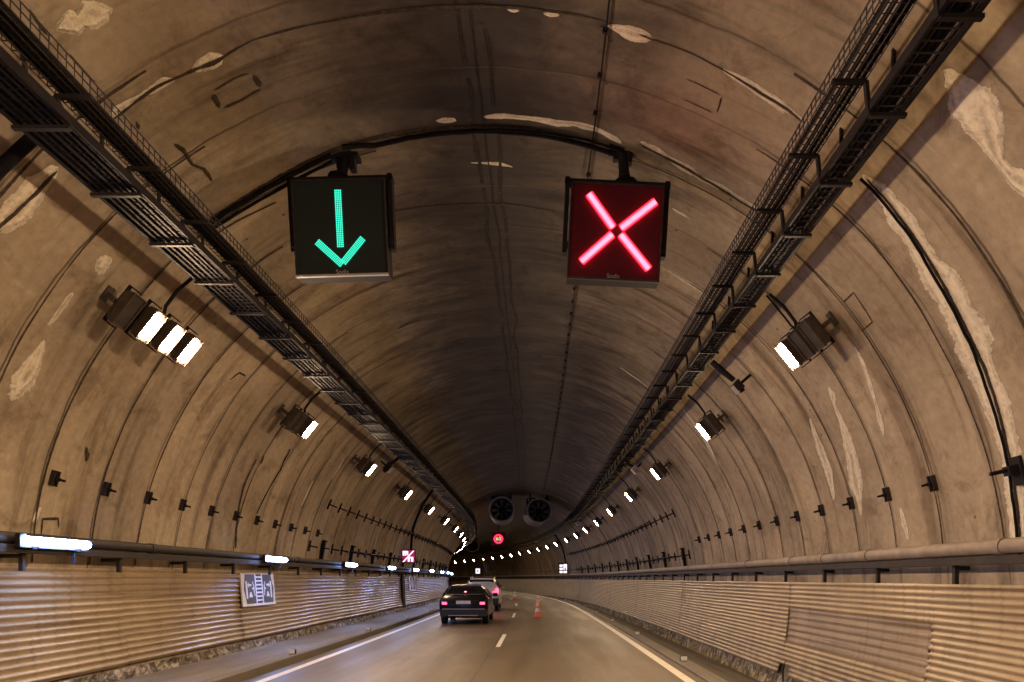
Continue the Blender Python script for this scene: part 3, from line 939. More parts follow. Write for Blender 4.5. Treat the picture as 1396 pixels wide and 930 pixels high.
def make_luminaire(up, lit_ys, dark_ys, label, group, m, cable_len=.80, lens='lens'):
    root = thing('flood_light', m, label, 'flood light', group)
    ys = lit_ys + dark_ys
    f = MB()
    y0, y1 = min(ys) - .06, max(ys) + .06
    f.box((0, (y0 + y1) / 2, .20), (.06, y1 - y0, .05))
    for y in (y0 + .15, y1 - .15):
        f.box((0, y, .09), (.06, .05, .18)); f.box((0, y, .012), (.20, .12, .02))
    part(f, 'mounting_frame', M['unit'], root)
    for y, lit in [(y, 1) for y in lit_ys] + [(y, 0) for y in dark_ys]:
        um = Matrix.Translation((0, y, .40)) @ Matrix.Rotation(TILT, 4, 'X')
        if not lit: um = Matrix.Translation((0, y, .36)) @ Matrix.Rotation(rad(10), 4, 'X')
        h, l = flood_unit(lit, up)
        ho = part(xform(h, um), 'lamp_housing', M['unit'], root)
        if not lit: ho['label'] = 'unlit dark lamp housing'
        lo = xform(l, um).build('lamp_lens', M[lens] if lit else M['lens_off'], ho); kid(ho, lo)
        a = MB()
        a.box((0, y, .235), (.514, .06, .014))
        for sx in (-1, 1): a.box((sx * .25, y, .31), (.014, .06, .164))
        part(a, 'yoke', M['black'], root)
    c = MB()
    yc = (y0 + y1) / 2
    c.tube([(up * .05, yc, .24), (up * .22, yc, .30), (up * .30, yc, .26), (up * .55, yc, .25), (up * cable_len, yc, .30)], .022, 6)
    part(c, 'supply_cable', M['cable'], root, 60)
    return root
def lamp_at(side, s, lateral_z):
    x = {1: 3.43, -1: -4.83}[side]
    return vframe(s, ang(x, lateral_z), R)
ZL = 3.11 + CAMZ
GLL, GLR = 'flood lights along the left side', 'flood lights along the right side'
r_near = make_luminaire(1, [0.0], [-.42, -.80], 'first flood light on the right wall, one lit lamp and two dark ones', GLR, lamp_at(1, 10.3, ZL))
l_near = make_luminaire(-1, [0.0, -.48, .48], [-.92], 'flood light with three lit lamps in a row, nearest on the left wall', GLL, lamp_at(-1, 9.55, ZL), lens='lens_far')
l_2 = make_luminaire(-1, [0.0], [-.46, -.80], 'flood light with one lit lamp and two dark boxes, second on the left wall', GLL, lamp_at(-1, 15.3, ZL))
r_std = make_luminaire(1, [0.0], [-.55], 'second flood light along the right wall, one lit lamp beside a dark one', GLR, lamp_at(1, 15.6, ZL))
l_std = make_luminaire(-1, [0.0], [-.62], 'third flood light along the left wall, one lit lamp beside a dark one', GLL, lamp_at(-1, 21.0, ZL))
r_old = make_luminaire(1, [0.0], [-.55], 'third flood light from the camera in the bright row along the right wall', GLR, lamp_at(1, 21.9, ZL), lens='lens_far')
l_old = make_luminaire(-1, [0.0], [-.62], 'fourth flood light from the camera in the row along the left wall', GLL, lamp_at(-1, 27.3, ZL), lens='lens_far')
r_deep = make_luminaire(1, [0.0], [-.55], 'eighth flood light from the camera in the bright row along the right wall', GLR, lamp_at(1, 53.4, ZL), lens='lens_deep')
l_deep = make_luminaire(-1, [0.0], [-.62], 'ninth flood light from the camera in the row along the left wall', GLL, lamp_at(-1, 58.6, ZL), lens='lens_deep')
k = 4
for s in [28.0, 34.6, 41.2, 47.4, 59.6, 66.5, 72.5, 78.8, 85.2, 92, 98.5, 105, 112, 119, 126, 133, 140, 147]:
    if k == 8: k = 9
    dup(r_old if s < 50 else r_deep, lamp_at(1, s, ZL), '%s flood light from the camera in the bright row along the right wall' % nth(k), GLR); k += 1
k = 5
for s in [33.6, 40.0, 46.5, 52.6, 65, 71.5, 78, 84.5, 91]:
    if k == 9: k = 10
    dup(l_old if s < 55 else l_deep, lamp_at(-1, s, ZL), '%s flood light from the camera in the row along the left wall' % nth(k), GLL); k += 1
r_added = make_luminaire(1, [0.0, -.48, .48], [], 'added unseen flood light with three lamps on the right wall beside the camera', GLR, lamp_at(1, 3.6, ZL))  # out of view, added to brighten the upper vault near the camera
l_added = make_luminaire(-1, [0.0, -.48, .48], [], 'added unseen flood light with three lamps on the left wall beside the camera', GLL, lamp_at(-1, 3.2, ZL))  # its unseen partner, added for the same brightening
for j, s in enumerate([-2.3, -8.6, -15, -22]):
    dup(r_std, lamp_at(1, s, ZL), 'flood light %s behind the camera on the right wall' % nth(j + 1), GLR)
    dup(l_std, lamp_at(-1, s - .6, ZL), 'flood light %s behind the camera on the left wall' % nth(j + 1), GLL)

# ------------------------------------------------------------------ blue white tube lights on the left pipe
def make_tube(m, label):
    root = thing('tube_light', m, label, 'tube light', 'tube lights along the left pipe')
    h = MB(); h.box((0, 0, 0), (.06, 1.26, .15)); h.box((-.05, 0, 0), (.05, .9, .10)); h.box((.055, 0, .078), (.13, 1.28, .012)); h.box((.113, 0, .066), (.012, 1.28, .03))  # top plate and lip are an added hood to throw the light downwards
    part(h, 'lamp_housing', M['pipe_dark'], root)
    l = MB()
    ys = [-.60, -.585, -.55, .55, .585, .60]; rr = [.02, .042, .052, .052, .042, .02]
    l.tube([(.055, y, 0) for y in ys], rr, 10)
    part(l, 'tube_cover', M['tube'], root, 60)
    c = MB()
    c.box((-.02, .40, -.16), (.03, .03, .18)); c.box((.015, .40, -.005), (.12, .03, .17))
    part(c, 'clip', M['black'], root)
    c = MB(); c.box((.015, -.40, -.005), (.12, .03, .17)); part(c, 'clip', M['black'], root)
    return root
tub = None
for k, s in enumerate([9.0, 16.5, 23.2, 29.9, 36.3, 42.6, 49, 55.5, 62, 68.5, 2.2, -4.6]):
    z = 2.085
    m = frame(s, -5.97, z)
    lab = '%s blue white tube light on the left pipe counted from the camera' % nth(k + 1) if k < 10 else 'blue white tube light on the left pipe, %s behind the view' % nth(k - 9)
    if tub is None: tub = make_tube(m, lab)
    else: dup(tub, m, lab, 'tube lights along the left pipe')

# ------------------------------------------------------------------ wall brackets
def make_bracket(m, label, group):
    root = thing('wall_bracket', m, label, 'bracket', group)
    p = MB()
    p.box((0, .045, .03), (.20, .014, .06)); p.box((0, -.045, .03), (.20, .014, .06)); p.box((0, 0, .004), (.20, .09, .008))
    part(p, 'channel', M['steel'], root)
    a = MB()
    a.box((0, 0, .05), (.055, .07, .07)); a.tube([(0, 0, .05), (0, 0, .17)], .018, 6)
    part(a, 'arm', M['black'], root)
    return root
SMALL = None
def small_bracket(m):
    root = thing('wall_bracket', m, '', 'bracket')
    p = MB(); p.box((0, 0, .02), (.30, .05, .05)); part(p, 'channel', M['black'], root)
    a = MB(); a.box((0, 0, .13), (.04, .04, .24)); part(a, 'arm', M['black'], root)
    return root
br = None
def row(side, z, sl, text, group, small=False, start=1):
    global br, SMALL
    x = CX + side * circ(z, R)
    for k, s in enumerate(sl):
        m = vframe(s, ang(x, z), R)
        lab = '%s bracket from the camera in the %s' % (nth(k + start), text)
        if small:
            if SMALL is None: SMALL = small_bracket(m); SMALL['label'] = lab; SMALL['group'] = group
            else: dup(SMALL, m, lab, group)
        else:
            if br is None: br = make_bracket(m, lab, group)
            else: dup(br, m, lab, group)
row(1, 1.20 + CAMZ, [9.15 + 1.2 * k for k in range(12)], 'row low on the right wall', 'low brackets on the right wall')
row(-1, 1.28 + CAMZ, [9.35 + 1.12 * k for k in range(11)], 'row low on the left wall', 'low brackets on the left wall')
row(1, 2.22 + CAMZ, [24.6 + 1.2 * k for k in range(34)], 'upper row on the far right wall', 'upper brackets on the right wall', True)
row(1, .80 + CAMZ, [24.2 + 1.2 * k for k in range(34)], 'lower row on the far right wall', 'lower brackets on the right wall', True)
row(-1, 2.10 + CAMZ, [20.7 + 1.12 * k for k in range(38)], 'upper row on the far left wall', 'upper brackets on the left wall', True)
row(-1, .90 + CAMZ, [20.1 + 1.12 * k for k in range(38)], 'lower row on the far left wall', 'lower brackets on the left wall', True)
def wall_cable(side, z, s0, s1, r, label, off=.16):
    mb = MB(); x = CX + side * circ(z, R - off)
    mb.tube([P(s, x, z + .015 * math.sin(s * 5)) for s in frange(s0, s1, .6)], r, 5)
    tag(mb.build('wall_cable', M['cable'], None, frame(s0, x, z)), label, 'cable', 'cables along the bracket rows')
wall_cable(1, 2.22 + CAMZ, 29, 66, .035, 'dark cable resting on the upper bracket row of the far right wall')
wall_cable(1, .80 + CAMZ, 26, 90, .022, 'dark cable resting on the lower bracket row of the far right wall')
wall_cable(-1, 2.10 + CAMZ, 31, 66, .035, 'dark cable resting on the upper bracket row of the far left wall')
wall_cable(-1, .90 + CAMZ, 24, 66, .022, 'dark cable resting on the lower bracket row of the far left wall')
# dark uprights between the pipe and the lower rows
def upright(m, label, group):
    root = thing('wall_upright', m, label, 'upright post', group)
    b = MB(); b.box((0, 0, .05), (.66, .11, .10)); part(b, 'post_bar', M['black'], root)
    for ex_ in (.33, -.33):
        c = MB(); c.box((ex_, 0, .06), (.05, .18, .14)); part(c, 'end_plate', M['black'], root)
    return root
up = None
for side, sl, word in ((1, [25 + 3.6 * k for k in range(11)], 'right'), (-1, [21.3 + 3.36 * k for k in range(12)], 'left')):
    for k, s in enumerate(sl):
        z = 2.36 if side > 0 else 2.42; x = CX + side * circ(z, R)
        m = vframe(s, ang(x, z), R)
        lab = '%s dark upright bar from the camera above the %s pipe' % (nth(k + 1), word); g = 'dark uprights above the %s pipe' % word
        if up is None: up = upright(m, lab, g)
        else: dup(up, m, lab, g)

# ------------------------------------------------------------------ lane signals
def lane_signal(u, v, roll, symbol, label, name):
    y = 9.0
    m = Matrix.Translation(((u - 743) * y / 1000, y, CAMZ + (789 - v) * y / 1000)) @ Matrix.Rotation(rad(roll), 4, 'Y') @ Matrix.Rotation(rad(5), 4, 'X')
    # local: X right, Z up, -Y towards the traffic
    root = thing(name, m, label, 'lane signal')
    H = .57
    b = MB(); b.box((0, .13, 0), (2 * H, .24, 2 * H)); part(b, 'housing', M['black'], root)
    f = MB(); f.box((0, .002, 0), (2 * H - .03, .012, 2 * H - .03))
    part(f, 'face_panel', M['face_red'] if symbol == 'cross' else M['face_dark'], root)
    fr = MB()
    for sx in (-1, 1): fr.box((sx * (H - .008), -.012, 0), (.016, .03, 2 * H))
    fr.box((0, -.012, H - .008), (2 * H - .032, .03, .016))
    part(fr, 'bezel', M['steel'], root)
    st = MB(); st.box((0, -.02, -H + .002), (2 * H, .05, .024)); o = part(st, 'lower_lip', M['grey'] if symbol != 'cross' else M['steel'], root)
    yk = MB()
    yk.box((0, .13, H + .04), (2 * H + .16, .14, .06))
    for sx in (-1, 1): yk.box((sx * (H + .045), .13, .26 - .05), (.055, .14, 2 * .40 + .10))
    for sx in (-1, 1): yk.box((sx * (H + .03), .05, -.16), (.05, .05, .08))
    part(yk, 'yoke', M['black'], root)
    # post to the vault
    top = m.inverted() @ Vector((m.translation.x + (0.03 if symbol == 'arrow' else .1), y + .13, CZ + math.sqrt(R * R - (m.translation.x - CX) ** 2) + .02))
    ps = MB()
    b0 = Vector((0.0 if symbol == 'arrow' else .09, .13, H + .06))
    ps.tube([b0, b0 + (top - b0) * .08, b0 + (top - b0) * .3, top], [.16, .085, .065, .065], 10)
    part(ps, 'post', M['black'], root, 50)
    mp = MB()
    mp.box(top + Vector((0, 0, -.03)), (.34, .22, .05)); mp.box(top + Vector((.09, -.02, -.12)), (.07, .12, .16)); mp.box(top + Vector((-.08, 0, -.10)), (.06, .10, .12))
    part(mp, 'ceiling_plate', M['black'], root)
    d = MB()
    yd = -.034 if symbol == 'cross' else -.020
    def dots(x0, z0, x1, z1, cols, pit=.0215, sz=.0078):
        t = Vector((x1 - x0, 0, z1 - z0)); L = t.length; t.normalize(); nrm = Vector((-t.z, 0, t.x))
        n = int(L / pit)
        for i in range(n + 1):
            for j in range(cols):
                if cols == 5: d.mi = 1 if 0 < j < 4 else 0  # outer columns deeper red: glow round the strokes put into the diode colour
                c = Vector((x0, yd, z0)) + t * (L * i / n) + nrm * ((j - (cols - 1) / 2) * pit)
                d.poly([c + (t * a + nrm * b) * sz for a, b in ((-1, -1), (1, -1), (1, 1), (-1, 1))])
    if symbol == 'arrow':
        dots(-.005, .435, -.005, -.225, 4); part(d, 'arrow_shaft', M['green'], root)
        d = MB(); dots(-.285, -.165, .0, -.435, 4); dots(.270, -.140, .022, -.414, 4); part(d, 'arrow_head', M['green'], root)
    else:
        for arm in ((-.345, .42, -.04, .05), (.46, .37, .07, .045), (-.395, -.37, -.045, -.04), (.425, -.42, .07, -.04)):
            d = MB(); dots(*arm, 5, .0205, .0078); part(d, 'cross_arm', [M['red'], M['red_core']], root)
    me = text_mesh('Sodis', .075)
    to = bpy.data.objects.new('maker_mark', me); COL.objects.link(to); to.parent = root
    me.materials.append(M['grey']); to.location = (0, -.012, -H + .045); to.rotation_euler = (rad(90), 0, 0)
    return root
lane_signal(464, 311, -1.6, 'arrow', 'black lane signal with a lit green down arrow hanging over the left lane', 'lane_signal')
lane_signal(839, 317, 2.8, 'cross', 'black lane signal with a lit red cross hanging over the right lane', 'lane_signal')

# ------------------------------------------------------------------ loose cables on the vault
def vault_cable(pts, r, label, off=.05, name='signal_cable'):
    q = [on_vault(u, v) for u, v in pts]
    line = []
    for (s0, a0), (s1, a1) in zip(q, q[1:]):
        for t in (0, .25, .5, .75): line.append((s0 + (s1 - s0) * t, a0 + (a1 - a0) * t))
    line.append(q[-1])
    mb = MB(); mb.tube([V(s, a, R - off - .012 * noise.noise((i * .7, r * 100, 0))) for i, (s, a) in enumerate(line)], r, 7)
    return tag(mb.build(name, M['cable'], None, vframe(line[0][0], line[0][1]), smooth=60), label, 'cable')
vault_cable([(280, 304), (330, 272), (390, 238), (450, 208)], .028, 'upper black cable from the left tray up to the green arrow signal')
vault_cable([(284, 312), (335, 280), (395, 246), (452, 216)], .020, 'lower black cable sagging below the upper one beside the green arrow signal')
vault_cable([(466, 196), (510, 194), (555, 184), (600, 177), (660, 174), (730, 178), (790, 190), (845, 207)], .030, 'thick black cable arching across the ceiling between the two lane signals')
vault_cable([(650, 172), (740, 176), (800, 186), (848, 200)], .016, 'thin black cable close to the ceiling leading to the red cross signal')
vault_cable([(1178, 238), (1212, 275), (1245, 318), (1275, 366), (1306, 422), (1334, 480), (1356, 538), (1372, 594), (1384, 650), (1391, 705), (1396, 755)], .015, 'black cable running down the lime stained joint on the right wall', .04)
vault_cable([(42, 170), (10, 198), (-30, 240), (-80, 300)], .06, 'thick dark cable bundle leaving the left tray at the picture edge', .12)
vault_cable([(395, 612), (382, 640), (366, 668), (350, 700)], .012, 'thin wire hanging down the left wall from the second flood light', .03)
vault_cable([(1104, 432), (1098, 427), (1062, 384)], .014, 'short wire between the right tray and the first right flood light', .25)
vault_cable([(560, 752), (563, 720), (575, 690), (590, 667)], .05, 'dark cable band climbing the left wall above the truck sign', .05)
vault_cable([(774, 785), (772, 765), (766, 742), (757, 728)], .06, 'dark cable band climbing the far right wall beside the white panel', .05)

# ------------------------------------------------------------------ small boxes and cameras near the trays
def box_unit(u, v, side, label, pale, size=1.0, arm=1.0):
    s, a = on_vault(u, v, R - .30)
    m = vframe(s, a, R - .30)
    root = thing('ceiling_camera', m, label, 'camera')
    upx = 1 if side > 0 else -1
    h = MB(); h.box((0, 0, 0), (.30 * size, .34 * size, .20 * size), None, .85)
    h.box((-upx * .17 * size, .02, -.02), (.10 * size, .12 * size, .12 * size))
    part(h, 'camera_body', M['steel'] if not pale else M['white'], root)
    f = MB(); f.box((0, -.18 * size, .03), (.24 * size, .02, .16 * size)); part(f, 'front_glass', M['glass'] if not pale else M['grey'], root)
    g = MB(); g.box((-upx * .02, 0, .115 * size), (.26 * size, .30 * size, .02)); part(g, 'sun_hood', M['grey'] if not pale else M['white'], root)
    ar = MB()
    ar.tube([(upx * .12, 0, -.02), (upx * .45 * arm, 0, .04), (upx * .62 * arm, 0, .06)], [.045, .06, .05], 6)
    ar.tube([(0, 0, -.08), (0, 0, -.30)], .03, 6)
    part(ar, 'arm', M['black'], root)
    return root
box_unit(1006, 526, 1, 'small dark camera box on an arm below the right tray', False, .62, 1.0)
box_unit(866, 640, 1, 'small pale camera below the right tray beside the third flood light', True, .8, .7)
box_unit(530, 638, -1, 'dark box hanging below the left tray beside the third flood light', False, .9, 1.0)
box_unit(788, 713, 1, 'tiny pale camera below the far end of the right tray', True, 1.0, .7)

# ------------------------------------------------------------------ bracket at the right picture edge
m = vframe(7.55, ang(CX + circ(1.12 + CAMZ, R), 1.12 + CAMZ), R)
root = thing('wall_hook', m, 'black iron hook arm by the lime stained joint at the right edge', 'hook')
b = MB(); b.box((0, 0, .02), (.30, .16, .04)); b.box((.02, .02, .08), (.10, .12, .10)); part(b, 'hook_plate', M['black'], root)
b = MB(); b.tube([(.03, .02, .10), (.03, .02, .30)], .022, 7); part(b, 'hook_arm', M['black'], root, 50)

# ------------------------------------------------------------------ emergency exit plates on the left sheets
def exit_sign(s, label):
    z = 1.42; x = CX - circ(z, 5.62) + .055
    # lean with the wall
    m = frame(s, x, z) @ Matrix.Rotation(rad(-90), 4, 'Z') @ Matrix.Rotation(rad(4), 4, 'X')
    # seen from the road: local X runs away (left to right), Z up, -Y towards the road
    m = frame(s, x, z) @ Matrix(((0, -1, 0, 0), (1, 0, 0, 0), (0, 0, 1, 0), (0, 0, 0, 1))) @ Matrix.Rotation(rad(-5), 4, 'X')
    root = thing('exit_sign', m, label, 'exit sign', 'emergency exit signs on the left wall')
    W, Hh = .95, .36
    b = MB(); b.box((0, .018, 0), (2 * W, .03, 2 * Hh)); part(b, 'sign_plate', M['signwhite'], root)
    def layer(polys, y, name, mat):
        q = MB()
        for pts in polys:
            q.poly([(px, y, pz) for px, pz in pts])
        return part(q, name, mat, root)
    layer([[(-W * .90, 0), (-W * .78, Hh * .9), (-.22, Hh * .9), (-.22, -Hh * .86), (-W * .78, -Hh * .86)][::-1]], -.001, 'dark_field', M['signdark'])
    layer([[(.22, Hh * .9), (W * .78, Hh * .9), (W * .92, 0), (W * .84, -Hh * .86), (.22, -Hh * .86)][::-1]], -.001, 'dark_field', M['signdark'])
    layer([[(-.155, Hh * (.92 - .235 * k)), (.155, Hh * (.92 - .235 * k)), (.155, Hh * (.92 - .235 * k - .13)), (-.155, Hh * (.92 - .235 * k - .13))][::-1] for k in range(8)], -.001, 'ladder_bars', M['signblack'])
    pol = []
    def rect(x0, z0, x1, z1): pol.append([(x0, z0), (x0, z1), (x1, z1), (x1, z0)][::-1])
    for sg in (-1, 1):
        def rr(x0, z0, x1, z1): rect(min(sg * x0, sg * x1), z0, max(sg * x0, sg * x1), z1)
        rr(.66, -.20, .75, .18)                       # door
        rr(.44, .07, .60, .115)                       # arrow shaft
        pol.append([(sg * .66, .093), (sg * .58, .16), (sg * .58, .03)][::sg])
        # running figure
        rr(.325, .10, .365, .17); rr(.28, -.06, .33, .10); rr(.33, .0, .40, .035)
        pol.append([(sg * .30, -.06), (sg * .24, -.14), (sg * .28, -.15), (sg * .335, -.06)][::-sg])
        # distance numerals block: a flat smudge of pale marks
        pol.append([(sg * .40, -.17), (sg * .46, -.06), (sg * .54, -.06), (sg * .60, -.17)][::-sg])
    layer(pol, -.003, 'pictogram', M['signwhite'])
    return root
ex = exit_sign(16.3, 'white and slate emergency exit sign with a ladder strip, nearest on the left sheets')
for s, w in ((37.2, 'second'), (63.0, 'third')):
    z = 1.42; x = CX - circ(z, 5.62) + .055
    m = frame(s, x, z) @ Matrix(((0, -1, 0, 0), (1, 0, 0, 0), (0, 0, 1, 0), (0, 0, 0, 1))) @ Matrix.Rotation(rad(-5), 4, 'X')
    dup(ex, m, 'small distant exit sign on the left sheets, %s from the camera' % w, 'emergency exit signs on the left wall')

# black board standing in for the dark of a niche between two left sheets
root = thing('dark_niche', frame(34.37, -6.24, .3), 'black board standing for the dark niche between two left wall sheets', 'post')  # not a real post: stands in for the dark of the niche
b = MB(); b.box((0, 0, .76), (.10, .62, 1.50), Matrix.Rotation(rad(-2), 3, 'Y')); part(b, 'niche_stand_in_board', M['black'], root)
b = MB(); b.box((-.02, 0, 1.535), (.16, .74, .05)); part(b, 'niche_stand_in_cap', M['pipe_dark'], root)

# ------------------------------------------------------------------ lit signs farther in
def sign_frame(u, v, s):
    y = s; px, py, th = path(s)
    x = (u - 743) / 1000 * py - px
    return frame(s, x, CAMZ + (789 - v) / 1000 * py)
# red bordered truck / end-of-lane matrix on the left
m = sign_frame(557.5, 758.5, 33.6)
root = thing('matrix_sign', m, 'small magenta and white lit matrix sign with a diagonal bar on the left wall', 'lit sign')
b = MB(); b.box((0, .10, 0), (.62, .16, .60)); b.box((-.3, .12, -.1), (.3, .06, .06)); part(b, 'housing', M['black'], root)
b = MB(); b.box((0, .012, 0), (.56, .02, .54)); part(b, 'red_field', M['ledpink'], root)
b = MB()
def wp(x0, z0, x1, z1, y=-.004): b.poly([(x0, y, z0), (x1, y, z0), (x1, y, z1), (x0, y, z1)])
wp(-.26, .03, -.19, .24); wp(-.17, .03, -.10, .24); wp(-.08, .05, -.01, .23); wp(-.19, .17, -.03, .235)
wp(-.03, -.25, .06, -.03); wp(.12, -.25, .22, -.03); wp(.0, -.10, .10, -.02)
b.poly([(-.27, -.006, -.26), (-.20, -.006, -.26), (.27, -.006, .25), (.20, -.006, .25)])
part(b, 'white_blocks', M['ledwhite'], root)
# white panel on the far right wall
m = sign_frame(768.5, 775, 67)
root = thing('matrix_sign', m, 'small white lit panel of block marks on the far right wall', 'lit sign')
b = MB(); b.box((0, .10, 0), (.86, .16, 1.04)); part(b, 'housing', M['black'], root)
b = MB()
for k in range(3): wp(-.34, -.42 + k * .29, -.06, -.22 + k * .29)
wp(.02, -.42, .34, -.22); wp(.02, -.14, .12, .40); wp(.24, -.14, .34, .40); wp(.12, .10, .24, .40)
part(b, 'white_blocks', M['ledwhite'], root)
m = sign_frame(652, 778.5, 124)
root = thing('matrix_sign', m, 'tiny square white lit sign at the far bend above the cars', 'lit sign')
b = MB(); b.box((0, .10, 0), (1.1, .16, 1.2)); part(b, 'housing', M['black'], root)
b = MB(); wp(-.36, -.42, .36, -.18); wp(-.36, .18, .36, .42); wp(-.36, -.18, -.12, .18); wp(.12, -.18, .36, .18)
part(b, 'white_blocks', M['ledwhite'], root)
b = MB(); wp(-.12, -.18, .12, .18); part(b, 'grey_centre', M['grey'], root)
# hanging speed limit
m = sign_frame(679.5, 735, 60)
root = thing('speed_sign', m, 'hanging speed limit sign with a lit red ring around pale yellow 60', 'speed sign')
b = MB(); b.box((0, .14, 0), (1.10, .24, 1.10)); part(b, 'housing', M['black'], root)
b = MB(); b.box((0, .012, 0), (1.04, .02, 1.04)); part(b, 'face_panel', M['face_red'], root)
b = MB()
b.lathe([(.27, 0), (.37, 0)], 28, Matrix.Translation((0, -.02, 0)) @ Matrix.Rotation(rad(90), 4, 'X')); part(b, 'red_ring', M['red'], root)
me = text_mesh('60', .42); me.materials.append(M['amber'])
to = bpy.data.objects.new('numerals', me); COL.objects.link(to); to.parent = root; to.location = (0, -.022, 0); to.rotation_euler = (rad(90), 0, 0)
b = MB(); b.tube([(0, .14, .55), (0, .14, 1.9)], .05, 8); part(b, 'post', M['black'], root)

# ------------------------------------------------------------------ jet fans
def jet_fan(m, label):
    root = thing('jet_fan', m, label, 'jet fan', 'jet fans under the crown')
    q = Matrix.Rotation(rad(-90), 4, 'X')       # lathe axis along local Y
    c = MB()
    c.lathe([(.72, 0), (.80, .0), (.82, .10), (.80, .3), (.80, 3.2), (.72, 3.3)], 32, q)
    c.lathe([(.72, 0), (.64, .25), (.64, 3.3)], 32, q); part(c, 'casing', M['steel'], root, 40)
    r = MB(); r.lathe([(.71, -.03), (.77, -.05), (.83, -.03), (.83, .06)], 32, q); part(r, 'mouth_ring', M['galv'], root, 60)
    h = MB(); h.lathe([(.001, .42), (.10, .45), (.20, .62), (.22, 1.0)], 20, q); part(h, 'hub', M['black'], root, 40)
    g = MB(); g.lathe([(.20, 1.25), (.66, 1.15), (.66, 1.2), (.2, 1.3)], 28, q); part(g, 'guard_plate', M['steel'], root, 40)
    for k in range(8):
        b = MB(); rot = Matrix.Rotation(2 * math.pi * k / 8, 3, 'Y')
        pts = [(.18, .66, -.06), (.18, .82, .06), (.63, .80, .12), (.63, .70, -.10)]
        f0 = [rot @ Vector(p) for p in pts]; f1 = [rot @ (Vector(p) + Vector((0, .015, 0))) for p in pts]
        i0 = b.add(f0 + f1)
        for f in ((0, 1, 2, 3), (7, 6, 5, 4), (0, 4, 5, 1), (1, 5, 6, 2), (2, 6, 7, 3), (3, 7, 4, 0)): b.face([i0 + t for t in f])
        part(b, 'blade', M['galv'], root)
    for y in (.5, 2.8):
        g = MB()
        for sx in (-1, 1): g.box((sx * .55, y, .78), (.10, .12, .62))
        g.box((0, y, .82), (1.3, .12, .08)); part(g, 'bracket', M['black'], root)
    return root
fan = jet_fan(frame(46.4, -1.95, 6.03), 'jet fan under the crown, left of the two')
dup(fan, frame(46.4, .42, 5.95, rad(3)), 'jet fan under the crown, right of the two')
fan3 = dup(fan, frame(96, -2.0, 5.95), 'faint dark jet fan deep in the bend behind the speed limit sign')

# ------------------------------------------------------------------ kerb reflectors
def stud(m, label, g):
    root = thing('kerb_reflector', m, label, 'reflector', g)
    b = MB(); b.box((0, .04, .045), (.13, .10, .09), None, .85); part(b, 'base_block', M['black'], root)
    b = MB(); b.box((0, -.016, .052), (.12, .008, .08)); part(b, 'reflector_face', M['cone_white'], root)
    return root
st = None
for side, x, z, sl, word in ((1, 2.76, .052, [8.6, 14.2, 20.8, 27.4, 34, 40.6, 47.2, 53.8, 60.4, 67], 'right'), (-1, -4.95, .152, [8.0, 14.6, 21.2, 27.8, 34.4, 41], 'left')):
    for k, s in enumerate(sl):
        lab = '%s small white kerb reflector from the camera on the %s kerb' % (nth(k + 1), word)
        g = 'white reflectors on the %s kerb' % word
        if st is None: st = stud(frame(s, x, z), lab, g)
        else: dup(st, frame(s, x, z), lab, g)

# ------------------------------------------------------------------ traffic cones
def cone(m, label):
    root = thing('traffic_cone', m, label, 'traffic cone', 'traffic cones closing the right lane')
    b = MB(); b.box((0, 0, .025), (.40, .40, .05), None, .93); part(b, 'base', M['orange'], root)
    b = MB(); b.lathe([(.155, .05), (.116, .22), (.082, .38), (.062, .47), (.031, .62), (.026, .70), (.001, .71)], 20); part(b, 'cone_body', M['orange'], root, 40)
    b = MB(); b.lathe([(.118, .22), (.1185, .225), (.0845, .375), (.084, .38)], 20); part(b, 'reflective_band', M['cone_white'], root, 40)
    b = MB(); b.lathe([(.064, .47), (.0645, .475), (.0335, .615), (.033, .62)], 20); part(b, 'reflective_band', M['cone_white'], root, 40)
    return root
c0 = cone(frame(31.6, .02, .004), 'nearest orange and white traffic cone standing right of the lane dashes')
dup(c0, frame(44.5, .28, .004), 'middle traffic cone, lined up just behind the nearest cone')
dup(c0, frame(59, -.75, .004), 'farthest traffic cone, alone near the far lane dash')
for o in (c0,): o.scale = (1, 1, 1)

